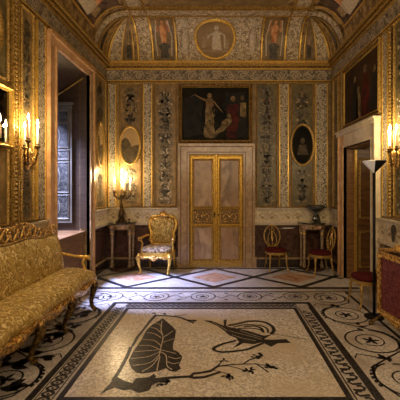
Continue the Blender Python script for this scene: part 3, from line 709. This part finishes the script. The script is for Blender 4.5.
# ------------------------------------------------------------------ paintings
def painting(label, f, u0,u1,z0,z1, b, canv, painter, loc, frm=GOLD2, w=.05):
    t = thing('framed_painting', label, 'painting')
    m = MB([frm, GOLD, DARKGOLD], f); m.frame(u0,z0,u1,z1,b,w,0,2); m.frame(u0+b*.68,z0+b*.68,u1-b*.68,z1-b*.68,b*.32,w*.9,0,1); m.frame(u0,z0,u1,z1,b*.3,w*1.1,0,0); m.build('frame', t)
    m = MB([canv, SKIN, GOWN, CRIM, SHADE, TAN, PALE], f); m.rect(u0+b*.9,z0+b*.9,u1-b*.9,z1-b*.9,.02)
    painter(m); m.build('canvas', t); return t
def pz(py): return H+(VY-py)/50.0
rp = random.Random(11)
def paint_back(m):
    P = lambda L_: [(B(x),pz(y)) for x,y in L_]; w=.0215
    q=lambda L_,mi,k=0: m.flat(P(L_),w+.0006*k,mi)
    q([(182,100),(196,93),(203,104),(200,135),(184,138)],4); q([(225,94),(245,92),(247,136),(228,139)],4)
    m.ell(B(209.5),pz(96),.045,.055,w+.001,w,14,1)
    q([(206.5,99),(212.5,99),(212,107),(213.5,115),(214,126),(216,137),(211,138.5),(205,137.5),(203.5,134),(205.5,122),(205,112),(206.5,106)],2,1)
    q([(206,100),(213,100),(213,106),(206,106)],1,2)
    m.ribbon(P([(207,101),(200,98),(195,95),(191,97)]),.045,w+.002,1,taper=True); m.ribbon(P([(213,101),(218,107),(223,113)]),.04,w+.002,1,taper=True)
    m.ell(B(233),pz(99),.05,.055,w+.001,w,14,1); q([(227,105),(238,104),(239,118),(237,139),(226,137),(228,118)],3,1)
    for k_ in range(26):
        x=rp.uniform(205,214); y=rp.uniform(107,135); leaf(m,B(x),pz(y),.10,.012,pi/2+rp.uniform(-.3,.3),w+.0019,rp.choice((1,4,2)))
    for k_ in range(30):
        x=rp.uniform(227,238); y=rp.uniform(107,137); leaf(m,B(x),pz(y),.09,.02,pi/2+rp.uniform(-.6,.6),w+.0019,rp.choice((4,4,3)))
    for k_ in range(60):
        x=rp.uniform(183,248); y=rp.uniform(93,139); leaf(m,B(x),pz(y),.10,.05,rp.uniform(0,6),w+.0003,4)
    q([(214,135),(217,130),(221,127),(222,122),(226,119),(231,118),(232,123),(227,127),(224,131),(219,133),(216,137)],2,3); q([(222,122),(226,119),(228,121),(224,125)],1,4); m.ell(B(229),pz(116),.04,.045,w+.003,w,12,2)
    m.ell(B(242),pz(98),.035,.045,w+.001,w,12,2); q([(240,103),(246,103),(246,118),(240,116)],2,2); m.ell(B(190),pz(106),.03,.04,w+.001,w,12,4)
    q([(186,111),(194,110),(196,122),(187,124)],4,1)
painting('large dark painting of draped figures above the gilt double door', back, B(178.5),B(252.5),2.46,3.655,.075,CANVAS,paint_back,0)
def paint_right(m):
    w=.022
    for (c,z,mi,s) in ((5.55,3.0,4,1),(5.15,3.05,3,1),(4.85,2.95,4,1),(5.4,2.9,2,.7)):
        m.flat([(c-.14*s,z-.35),(c+.14*s,z-.35),(c+.11*s,z+.1),(c+.05,z+.28*s),(c-.05,z+.28*s),(c-.12*s,z+.1)],w,mi); m.ell(c,z+.35*s,.05,.06,w+.001,w,12,2)
painting('tall dark painting high on the right wall over the marble doorway', right, 4.64,6.06,2.62,3.66,.07,CANV2,paint_right,0)
def oval(label, f, cu, cz_, ru, rv, kind):
    t = thing('oval_painting', label, 'painting')
    m = MB([GOLD2], f); m.ovalframe(cu,cz_,ru,rv,.05,.055); m.build('frame', t)
    m = MB([SKY2 if kind else CANVAS, LSHADE, INK, GOWN], f); m.ell(cu,cz_,ru-.01,rv-.01,.028,.016,32,0)
    if kind:
        pts=[(cu+(ru-.025)*cos(a),cz_+(rv-.025)*sin(a)) for a in [pi*1.0+pi*i/16 for i in range(17)]]
        m.flat(pts+[(cu+ru*.86,cz_+rv*.05),(cu+ru*.45,cz_-rv*.0),(cu+ru*.15,cz_-rv*.08),(cu-ru*.0,cz_+rv*.12),(cu-ru*.2,cz_+rv*.34),(cu-ru*.5,cz_+rv*.42),(cu-ru*.85,cz_+rv*.25)],.03,1)
    else:
        m.ell(cu,cz_+rv*.2,ru*.2,rv*.16,.030,.02,14,1); m.flat([(cu-ru*.5,cz_-rv*.5),(cu+ru*.5,cz_-rv*.5),(cu+ru*.3,cz_),(cu-ru*.3,cz_)],.0295,1)
    m.build('canvas', t)
oval('oval landscape in a gilt frame above the candelabrum on the back wall', back, B(130.5), pz(145.5), .20, .37, 1)
oval('dark oval painting in a gilt frame above the stone cup on the back wall', back, B(302.3), pz(145), .225, .40, 0)
oval('oval gilt framed picture on the left wall beside the window recess', left, LU(98.5), 2.40, .16, .40, 1)
# mirror
t = thing('wall_mirror','dark gilt framed mirror on the left wall beside the candle sconce','mirror')
m = MB([GOLD], left); m.frame(2.80,2.03,3.655,2.66,.045,.05); m.build('frame', t)
m = MB([MIRROR], left); m.rect(2.84,2.07,3.62,2.62,.02,.012); m.build('mirror_glass', t)
# ------------------------------------------------------------------ candle things
lights=[]
def candle(parent, p, h, r=.011, es=None):
    m = MB([WAX, BRONZE, GOLD]); x,y,z=p
    m.lathe([(r*.9,0),(r,.005),(r*.95,h-.004),(r*.5,h)], (x,y,z+.022), 10)
    c = m.build('candle', parent)
    m = MB([FLAME]); m.lathe([(.001,0),(.009,.012),(.012,.024),(.009,.042),(.001,.07)], (x,y,z+.022+h+.002), 8); m.build('flame', c)
    m = MB([DARKGOLD]); m.lathe([(.008,-.03),(.016,-.018),(.034,-.002),(.036,.006),(.016,.008),(.015,.03),(.018,.034)], (x,y,z), 12); m.build('drip_pan', parent)
def plight(loc, e, col=(1,.75,.42), r=.03):
    l = bpy.data.lights.new('candle_or_fill_light','POINT'); l.energy=e; l.color=col; l.shadow_soft_size=r
    o = bpy.data.objects.new('candle_or_fill_light', l); o.location=loc; C.objects.link(o)
# left sconce (world coordinates relative to root)
def sconce(label, root, cands, sgn, e):
    t = thing('candle_sconce', label, 'sconce', root)
    m = MB([DARKGOLD, GLEAF])
    m.lathe([(.01,-.16),(.035,-.13),(.05,-.06),(.035,.0),(.055,.05),(.03,.10),(.008,.15)], (0,0,0), 12, 1, True, .45, 1)
    for k in range(5):
        a=pi*(.1+.2*k); m.tube([(sgn*.01,0,.0),(sgn*.03,.06*cos(a),.06*sin(a)),(sgn*.03,.12*cos(a),.10*sin(a))],[.014,.018,.004],1,6)
    m.build('backplate', t)
    for (x,y,z,h) in cands:
        m = MB([DARKGOLD, GLEAF])
        ex,ey,ez = x-root[0],y-root[1],z-root[2]
        m.tube([(sgn*.01,0,-.03),(ex*.35,ey*.3,-.10),(ex*.75,ey*.75,-.09),(ex*1.0,ey*1.05,-.02+ez*.4),(ex,ey,ez-.03)],[.012,.012,.011,.010,.010],0,8)
        m.tube(spiral3((ex*.7,ey*.7,-.05),.035),.007,1,6)
        for q in range(3): m.ball((ex*(.4+.2*q),ey*(.35+.2*q),-.10+.02*q),.018,1,8,(1,1,.7))
        m.build('arm', t); candle(t,(ex,ey,ez),h)
        plight((x+sgn*.03,y+.035,z+h+.03),e,r=.02)
    return t
def spiral3(c,r): return [(c[0]+r*(1-i/14)*cos(i*.75)*.5,c[1]+r*(1-i/14)*cos(i*.75),c[2]+r*(1-i/14)*sin(i*.75)) for i in range(11)]
sconce('gilt sconce with lit candles on the left wall above the sofa', (XL+.035,3.93,1.96), ((-2.06,3.84,2.06,.22),(-2.085,3.70,2.11,.21),(-2.16,3.76,2.04,.2)), 1, 9)
sconce('gilt leafy sconce with lit candles on the right wall beside the marble doorway', (XR-.035,4.20,1.98), ((2.03,4.06,2.06,.2),(2.10,4.22,2.05,.2),(2.05,3.95,2.05,.2)), -1, 12)
t = thing('candelabrum','dark bronze candelabrum with lit white candles on the left console table','candelabrum',(-1.90,6.56,.918))
m = MB([BRONZE, DARKGOLD])
m.box((-.085,-.085,0),(.085,.085,.035)); m.lathe([(.075,.035),(.08,.05),(.05,.08),(.028,.10),(.045,.14),(.055,.18),(.03,.23),(.018,.27),(.035,.30),(.02,.34),(.016,.44),(.03,.47),(.045,.50),(.02,.53),(.014,.57)],(0,0,0),16)
m.lathe([(.05,.10),(.06,.16),(.045,.22),(.03,.30)],(0,0,0),12,0)
for k in range(3):
    a=2*pi*k/3+.5; m.tube([(.05*cos(a),.05*sin(a),.06),(.09*cos(a),.09*sin(a),.10),(.05*cos(a),.05*sin(a),.22),(.03*cos(a),.03*sin(a),.25)],.01,0,6)
m.build('stem', t)
cs=[(0,0,.63)]+[(.165*cos(2*pi*k/5+.3),.13*sin(2*pi*k/5+.3),.585) for k in range(5)]
for (x,y,z) in cs:
    if x or y:
        m = MB([BRONZE]); m.tube([(0,0,.47),(x*.35,y*.35,.45),(x*.75,y*.75,.48),(x*1.05,y*1.05,.53),(x,y,z-.02)],.014,0,7); m.ball((x*.5,y*.5,.48),.016,0,8); m.build('arm', t)
    candle(t,(x,y,z),.19,.014)
for (dx,dy,dz_) in ((-.09,-.10,.84),(.09,-.10,.84),(0,.06,.95),(-.1,.1,1.0)): plight((-1.90+dx,6.56+dy,.918+dz_), 9, r=.02)
# ------------------------------------------------------------------ console tables
def console(label, loc):
    t = thing('console_table', label, 'table', loc, 0, None)
    def demi(r, y0, n=18, sx=1): return [(r*sx*cos(pi+pi*i/n), y0+ r*1.35*sin(pi+pi*i/n)*.95) for i in range(n+1)]
    m = MB([VERDE, CONS]); m.prism(demi(.27,.0), .918, .890,0); m.prism(demi(.255,.0), .890, .875,1); m.build('tabletop', t)
    m = MB([CONS, DARKGOLD, ROSSO]); pts=demi(.235,.0); m.prism(pts,.875,.79,0)
    for i in range(2,17,3):
        a=pi+pi*(i+.5)/19; x,y=.238*cos(a),.238*1.2825*sin(a); m.box((x-.03,y-.012,.805),(x+.03,y+.004,.86),2 if i%2 else 1,.004)
    m.prism(demi(.242,.0),.795,.785,1); m.prism(demi(.242,.0),.878,.87,1)
    m.build('apron', t)
    for (x,y) in ((-.17,-.16),(.17,-.16),(-.2,-.03),(.2,-.03)):
        m = MB([CONS, GLEAF]); m.lathe([(.036,.0),(.036,.03),(.026,.05),(.03,.08),(.019,.12),(.027,.60),(.034,.63),(.022,.65),(.04,.69),(.045,.735)],(x,y,.05),12)
        m.ball((x,y,.70),.038,1,8); m.build('leg', t)
    m = MB([DMARB]); m.prism(demi(.25,.0),.05,.0); m.build('plinth', t)
    return t
console('marble topped half-round console table under the candelabrum in the left corner', (-1.915,YB-.075,0))
console('half-round console table carrying the stone cup in the right corner', (1.80,YB-.075,0))
t = thing('tazza','dark green stone cup on a foot standing on the right console table','cup',(1.86,6.58,.918))
m = MB([VERDE, PORC]); m.box((-.07,-.07,0),(.07,.07,.03)); m.lathe([(.075,.03),(.085,.06),(.06,.13),(.028,.17),(.025,.19),(.045,.20)],(0,0,0),18); m.build('foot', t)
m = MB([VERDE, PORC]); m.lathe([(.03,.195),(.07,.21),(.14,.25),(.165,.30),(.17,.33),(.155,.33),(.13,.28),(.05,.24)],(0,0,0),24)
m.lathe([(.10,.285),(.14,.30),(.158,.315),(.10,.32)],(0,0,0),20,1)
for s in (1,-1): m.tube([(s*.16,0,.27),(s*.20,0,.30),(s*.195,0,.34),(s*.165,0,.34)],.009,0,6)
m.build('bowl', t)
t = thing('small_dish','small dark bronze dish on the left console beside the candelabrum','dish',(-1.745,6.53,.918))
m = MB([BRONZE]); m.lathe([(.03,0),(.025,.01),(.01,.03),(.01,.05),(.04,.065),(.045,.08),(.035,.08)],(0,0,0),14); m.build('bowl', t)
# ------------------------------------------------------------------ side chairs (face -Y)
def superq(n, a, b, e=2.6): return [(a*math.copysign(abs(cos(2*pi*i/n))**(2/e),cos(2*pi*i/n)), b*math.copysign(abs(sin(2*pi*i/n))**(2/e),sin(2*pi*i/n))) for i in range(n)]
def side_chair(label, loc, rz):
    t = thing('side_chair', label, 'chair', loc, rz, 'gilt side chairs with red seats'); t.scale=(.93,.93,.96)
    m = MB([RED]); P=superq(28,.205,.195)
    lv=[(1,.385),(1.03,.405),(1.0,.43),(.85,.447),(.5,.456),(.1,.458)]
    vs=[(x*k,y*k,z) for k,z in lv for x,y in P]; n=28
    fs=[(q*n+i,q*n+(i+1)%n,(q+1)*n+(i+1)%n,(q+1)*n+i) for q in range(len(lv)-1) for i in range(n)]+[tuple((len(lv)-1)*n+i for i in range(n)), tuple(range(n-1,-1,-1))]
    m.add(vs,fs,0,True); m.build('seat', t)
    m = MB([GOLD2]); m.prism([(x*1.03,y*1.03) for x,y in P],.385,.335)
    m.prism([(x*1.06,y*1.06) for x,y in P],.350,.338); m.build('seat_frame', t)
    for s in (1,-1):
        m = MB([GOLD2]); m.tube([(s*.165,-.155,.34),(s*.17,-.165,.28),(s*.175,-.165,.15),(s*.19,-.185,.05),(s*.205,-.215,.012)],[.024,.021,.014,.012,.016],0,8); m.build('leg', t)
        m = MB([GOLD2]); m.tube([(s*.14,.165,.37),(s*.145,.17,.25),(s*.15,.19,.12),(s*.16,.235,.012)],[.02,.018,.014,.013],0,8); m.build('leg', t)
    m = MB([GOLD2, GLEAF])
    f=lambda x,z:(x,.18+(z-.38)*.16,z)
    m.tube([f(.175*cos(a),.655+.215*sin(a)) for a in [2*pi*i/28 for i in range(29)]],.013,0,8)
    for s in (1,-1):
        m.tube([f(s*.12,.37),f(s*.10,.44),f(s*.06,.50)],.012)
        m.tube([f(s*.03,.455),f(s*.10,.54),f(s*.085,.66),f(s*.04,.74),f(s*.055,.80),f(s*.02,.83)],[.008,.009,.009,.007,.007,.006],0,6)
    m.tube([f(0,.44),f(0,.55),f(0,.70),f(0,.86)],[.022,.012,.018,.012],1,8); m.ball(f(0,.885),.026,1,8,(1.3,.6,.8)); m.ball(f(0,.62),.03,1,8,(1,.4,1.3))
    m.build('backrest', t)
    return t
side_chair('gilt chair with red seat against the back wall right of the gilt door', (1.07,6.54,0), R(10))
side_chair('gilt chair with red seat facing left before the right console table', (1.85,6.28,0), R(-84))
side_chair('gilt chair with red seat behind the black floor lamp by the right doorway', (1.985,4.60,0), R(-86))
# ------------------------------------------------------------------ armchair
t = thing('armchair','ornate gilt armchair with floral seat left of the gilt door','armchair',(-1.17,6.45,0),R(-7))
m = MB([FLORAL]); 
def cushion(m, a, b, z0, z1, cx=0, cy=0, e=4, mi=0, n=32):
    P=superq(n,a,b,e); h=z1-z0
    lv=[(.98,z0),(1.0,z0+h*.25),(1.0,z0+h*.5),(.96,z0+h*.75),(.8,z0+h*.93),(.45,z1),(.05,z1+.002)]
    vs=[(cx+x*k,cy+y*k,z) for k,z in lv for x,y in P]
    fs=[(q*n+i,q*n+(i+1)%n,(q+1)*n+(i+1)%n,(q+1)*n+i) for q in range(len(lv)-1) for i in range(n)]+[tuple((len(lv)-1)*n+i for i in range(n)), tuple(range(n-1,-1,-1))]
    m.add(vs,fs,mi,True)
cushion(m,.285,.25,.39,.49); m.build('seat', t)
m = MB([GOLD, GLEAF]); P=superq(36,.305,.265,3.5); m.prism(P,.395,.325)
m.tube([(-.29,-.25,.33),(-.2,-.275,.30),(-.1,-.285,.325),(0,-.29,.28),(.1,-.285,.325),(.2,-.275,.30),(.29,-.25,.33)],[.02,.026,.02,.034,.02,.026,.02],1,8)
m.ball((0,-.295,.32),.05,1,10,(1.4,.4,.7)); m.build('seat_frame', t)
for s in (1,-1):
    m = MB([GOLD, GLEAF]); m.tube([(s*.275,-.235,.37),(s*.30,-.27,.30),(s*.285,-.265,.18),(s*.255,-.25,.07),(s*.275,-.28,.02)],[.04,.042,.024,.017,.024],0,10); m.ball((s*.295,-.285,.32),.03,1,8); m.build('leg', t)
    m = MB([GOLD]); m.tube([(s*.24,.225,.37),(s*.245,.23,.2),(s*.25,.26,.012)],[.03,.022,.018],0,8); m.build('leg', t)
    m = MB([GOLD, GLEAF]); m.tube([(s*.255,.22,.66),(s*.29,.10,.655),(s*.315,-.06,.635),(s*.32,-.13,.63),(s*.335,-.15,.60)],[.02,.022,.024,.028,.018],0,8)
    m.tube([(s*.315,-.11,.62),(s*.29,-.05,.54),(s*.30,-.06,.46),(s*.30,-.10,.38)],[.018,.016,.018,.024],0,8); m.ball((s*.325,-.14,.63),.034,1,8)
    m.build('armrest', t)
fb=lambda x,z,w=0:(x,.235-w+(z-.45)*.14,z)
cart=[(-.20,.50),(-.235,.58),(-.225,.70),(-.265,.80),(-.27,.90),(-.225,.99),(-.13,1.02),(0,1.045),(.13,1.02),(.225,.99),(.27,.90),(.265,.80),(.225,.70),(.235,.58),(.20,.50),(.08,.475),(0,.465),(-.08,.475)]
m = MB([GOLD, GLEAF]); m.tube([fb(x,z) for x,z in smooth(cart+[cart[0]],4)],.030,0,8)
m.tube([fb(x*.86,.755+(z-.755)*.84,.025) for x,z in smooth(cart+[cart[0]],4)],.012,1,6)
m.tube([fb(s_*.13,1.03,.02) for s_ in (-1,-.5,0,.5,1)],[.018,.03,.048,.03,.018],1,8); m.ball(fb(0,1.075,.01),.045,1,10,(1.4,.5,.9)); m.ball(fb(0,1.02,.03),.04,1,10,(1.2,.6,1))
for s in (1,-1):
    m.ball(fb(s*.23,.99,.01),.04,1,8,(1,.6,1)); m.ball(fb(s*.235,.56,.01),.035,1,8,(1,.6,1)); m.tube([fb(s*.19,.5),fb(s*.21,.37)],.03,0,8)
m.build('back_frame', t)
m = MB([DAMASK2])
vs=[]; cc=[(x*.90,.755+(z-.755)*.88) for x,z in smooth(cart+[cart[0]],4)[:-1]]; n=len(cc)
for k,w in ((1,0),(.98,.02),(.8,.05),(.5,.065),(.1,.07)): vs+=[fb(x*k,.755+(z-.755)*k,w) for x,z in cc]
fs=[(q*n+i,q*n+(i+1)%n,(q+1)*n+(i+1)%n,(q+1)*n+i) for q in range(4) for i in range(n)]+[tuple(4*n+i for i in range(n)),tuple(range(n-1,-1,-1))]
m.add(vs,fs,0,True); m.build('back_cushion', t)
# ------------------------------------------------------------------ sofa along the left wall
SY0, SY1 = 1.75, 4.42; SC=(SY0+SY1)/2; SH=(SY1-SY0)/2
t = thing('sofa','long gilt sofa in gold damask along the left wall below the sconce','sofa',(XL,SC,0))
def seatpt(a,b):    # a along length, b around the section from back top to front underside
    y=-SH+2*SH*a; e=min(a,1-a)*2*SH; rr=1-max(0,1-e/.16)**2.5*.22
    wav=.018*cos(a*2*pi*4); fx=.63+.015*cos(a*2*pi*4)
    sec=[(.20,.56),(.30,.585),(.42,.585),(.52,.57),(.60,.535),(.64,.485),(.645,.44),(.62,.40)]
    q=b*(len(sec)-1); i=min(int(q),len(sec)-2); f=q-i
    x=sec[i][0]*(1-f)+sec[i+1][0]*f; z=sec[i][1]*(1-f)+sec[i+1][1]*f
    sc=fx/.63
    return (x*sc*(1 if x<.3 else (.93+.07*rr/1)), y, .42+(z-.42)*max(.35,rr))
m = MB([DAMASK]); m.grid(seatpt,80,21)
for y in (-SH,SH):
    a=0 if y<0 else 1; m.add([seatpt(a,b/21) for b in range(22)]+[(.2,y,.42)],[tuple(range(23))],0)
m.build('seat', t)
m = MB([GOLD2, GLEAF])
def railz(a): return .375+.028*cos(a*2*pi*4)
for (x,) in ((.625,),):
    n=64; vs=[]; 
    for i in range(n+1):
        a=i/n; y=-SH+2*SH*a; zb=railz(a); vs+=[(x-.04,y,.42),(x+.012,y,.41),(x+.016,y,.40),(x+.012,y,zb-.02),(x-.0,y,zb-.045),(x-.04,y,zb-.04)]
    fs=[(i*6+k,i*6+(k+1)%6,(i+1)*6+(k+1)%6,(i+1)*6+k) for i in range(n) for k in range(6)]
    m.add(vs,fs,1,True)
m.tube([(.648,-SH+2*SH*i/64,railz(i/64)+.028) for i in range(65)],.013,1,6)
m.box((.20,SH-.03,.36),(.62,SH+.012,.45),1); m.box((.20,-SH-.012,.36),(.62,-SH+.03,.45),1); m.box((.19,-SH,.36),(.22,SH,.45),0)
for k in range(5):
    y=-SH+.03+(2*SH-.06)*k/4; m.ball((.645,y,.375),.04,1,10,(.5,1.1,1))
for k in range(4):
    y=-SH+2*SH*(k+.5)/4; m.ball((.655,y,.385),.032,1,8,(.6,1.8,1))
m.build('seat_frame', t)
for k in range(5):
    y=-SH+.03+(2*SH-.06)*k/4
    ex = .045 if k in (0,4) else -.03
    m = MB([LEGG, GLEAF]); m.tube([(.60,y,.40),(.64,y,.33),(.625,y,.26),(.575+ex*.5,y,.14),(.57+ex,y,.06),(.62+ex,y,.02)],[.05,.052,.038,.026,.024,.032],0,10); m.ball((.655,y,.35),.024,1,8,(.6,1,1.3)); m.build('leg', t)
    if k%2==0:
        m = MB([GOLD2]); m.tube([(.24,y,.40),(.23,y,.2),(.17,y,.012)],[.03,.022,.02],0,8); m.build('leg', t)
def topz(a): s=abs(a-.5)*2; return 1.035-.055*s**1.6+.012*cos(a*2*pi*4)
def backpt(a,b):
    y=-SH+.02+(2*SH-.04)*a; zt=topz(a)
    e=min(a,1-a)*2*SH; bulge=.055*min(1,(e/.12)**.5 if e>0 else 0)*sin(pi*max(.02,min(.98,b)))**.5
    z=.53+(zt-.53)*b; return (.24+bulge-.11*b, y, z)
m = MB([DAMASK]); m.grid(backpt,70,12)
m.add([(.10,-SH+.02,.53),(.10,SH-.02,.53),(.06,SH-.02,1.0),(.06,-SH+.02,1.0)],[(0,1,2,3)],0); m.build('back_cushion', t)
m = MB([GOLD2, GLEAF])
n=60
path=[(.115,-SH+.0+2*SH*i/n,topz(i/n)+.012) for i in range(n+1)]
m.tube(path,.020,0,8)
m.tube([(.22,SH,.50),(.19,SH,.75),(.14,SH,.93),(.115,SH,1.0)],.022,0,8); m.tube([(.22,-SH,.50),(.19,-SH,.75),(.14,-SH,.93),(.115,-SH,1.0)],.022,0,8)
rr=random.Random(5)
# carved pierced crest
def cresth(a): s=abs(a-.5)*2; return .185-.10*s**1.5+.02*cos(a*2*pi*4)
m.tube([(.11,-SH+2*SH*i/n,topz(i/n)+.012+cresth(i/n)) for i in range(n+1)],.012,1,6)
for i in range(44):
    a=(i+.5)/44; y=-SH+2*SH*a; h=cresth(a); z0=topz(a)+.015; s=1 if i%2 else -1
    m.tube([(.11,y-s*.035,z0),(.12,y+s*.015,z0+h*.35),(.13,y+s*.03,z0+h*.7),(.125,y-s*.01,z0+h*.95),(.125,y-s*.025,z0+h*.65)],[.012,.016,.013,.010,.006],1,6)
    if i%3==0: m.ball((.125,y,z0+h*.55),.022,1,8,(.6,1,1))
for a in (.02,.5,.98):
    y=-SH+2*SH*a; m.ball((.125,y,topz(a)+.05),.045 if a!=.5 else .07,1,10,(.4,1,1))
m.build('back_frame', t)
for s in (1,-1):
    y=s*(SH-.005)
    m = MB([GOLD, GLEAF]); m.tube([(.15,y,.76),(.25,y,.735),(.38,y,.71),(.50,y,.70),(.555,y,.70),(.565,y,.675),(.545,y,.665)],[.016,.018,.018,.022,.026,.02,.012],0,8)
    m.tube([(.50,y,.69),(.475,y,.63),(.50,y,.56),(.54,y,.47)],[.016,.015,.016,.024],0,8); m.ball((.55,y,.69),.03,1,8); m.build('armrest', t)
# ------------------------------------------------------------------ torchiere and fire screen
t = thing('floor_lamp','black floor lamp with cone shade beside the right doorway','lamp',(1.905,4.20,0))
m = MB([STEEL]); m.lathe([(.115,0),(.115,.015),(.10,.022),(.02,.03)],(0,0,0),28); m.build('base', t)
m = MB([STEEL]); m.lathe([(.017,.028),(.017,1.79)],(0,0,0),12); m.build('pole', t)
m = MB([HILITE, STEEL])
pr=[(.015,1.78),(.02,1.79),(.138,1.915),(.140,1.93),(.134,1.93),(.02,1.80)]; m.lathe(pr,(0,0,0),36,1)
m.Fc=[(f[0],0 if (int(i%36) in range(16,25) and i<36*3) else f[1],f[2]) for i,f in enumerate(m.Fc)]; m.build('lamp_shade', t)  # white sector on the black cone: bright reflection painted in
t = thing('fire_screen','gilt framed fire screen with red damask panel at the right edge','fire screen',(1.935,3.70,0),R(97))
# local x runs along the wall (towards +Y), local y away
m = MB([GLEAF, GOLD2]); 
f_=lambda u,v,w:(u,-w,v)
m.f=f_; m.frame(-.36,.13,.34,.85,.06,.03,-.03)
m.frame(-.36,.13,.34,.85,.06,-.035,-.03); m.f=ident
m.tube([(-.36,0,.87),(-.2,0,.89),(-.01,0,.93),(.18,0,.89),(.34,0,.87)],[.018,.022,.035,.022,.018],0,8); m.ball((-.01,0,.94),.045,0,10,(1.4,.5,1))
m.tube([(-.35,0,.13),(-.2,0,.11),(-.01,0,.09),(.18,0,.11),(.33,0,.13)],[.016,.02,.028,.02,.016],0,8)
m.build('frame', t)
m = MB([REDD]); m.f=f_; m.rect(-.31,.18,.29,.80,.012,-.012); m.build('panel', t)
for x in (-.31,.29):
    m = MB([LEGG, GLEAF]); m.tube([(x,.13,.03),(x,.10,.05),(x,.04,.09),(x,0,.14),(x,-.04,.09),(x,-.10,.05),(x,-.13,.03)],[.024,.016,.018,.026,.018,.016,.024],0,8)
    m.ball((x,.14,.026),.026,0); m.ball((x,-.14,.026),.026,0); m.build('foot', t)
# ------------------------------------------------------------------ lights
for (loc,e) in ((( -1.2,1.2,2.4),22),((1.3,1.0,2.4),22)): plight(loc,e,(1,.72,.42),.25)  # added unseen fill lights, no candles stand here
def area(name, loc, rot, sx, sy, e, col):
    l = bpy.data.lights.new(name,'AREA'); l.shape='RECTANGLE'; l.size=sx; l.size_y=sy; l.energy=e; l.color=col
    o = bpy.data.objects.new(name,l); o.location=loc; o.rotation_euler=rot; C.objects.link(o); return o
dl = area('daylight', (XW-.95,4.75,4.1), (0,0,0), .9, .9, 430, (.42,.50,1.0)); dl.data.spread = R(60)
dl.rotation_euler = (Vector((-1.25,5.45,0))-dl.location).to_track_quat('-Z','Y').to_euler()
area('rear_fill_light', (0,-.9,3.0), (R(62),0,0), 3.2, 1.6, 85, (1,.78,.50))  # added warm fill behind the camera, not a fixture
plight((3.9,6.9,2.2),8,(1,.75,.45),.2); plight((2.9,4.9,2.3),5,(1,.75,.45),.15)  # unseen fills added to brighten the next room and open leaf
w = bpy.data.worlds.new('World'); bpy.context.scene.world = w; w.use_nodes = True
w.node_tree.nodes['Background'].inputs[0].default_value = (.45,.6,1,1); w.node_tree.nodes['Background'].inputs[1].default_value = 1.0
# ------------------------------------------------------------------ camera
cam = bpy.data.cameras.new('camera'); co = bpy.data.objects.new('camera', cam); C.objects.link(co)
co.location = (0,0,H); co.rotation_euler = (R(90),0,0)
cam.sensor_width = 36; cam.lens = 36*F/400; cam.shift_x = (200-VX)/400; cam.shift_y = (VY-200)/400; cam.clip_start=.05
S = bpy.context.scene; S.camera = co
S.view_settings.view_transform='Standard'; S.view_settings.look='None'; S.view_settings.exposure=0; S.view_settings.gamma=1; S.view_settings.use_curve_mapping=False
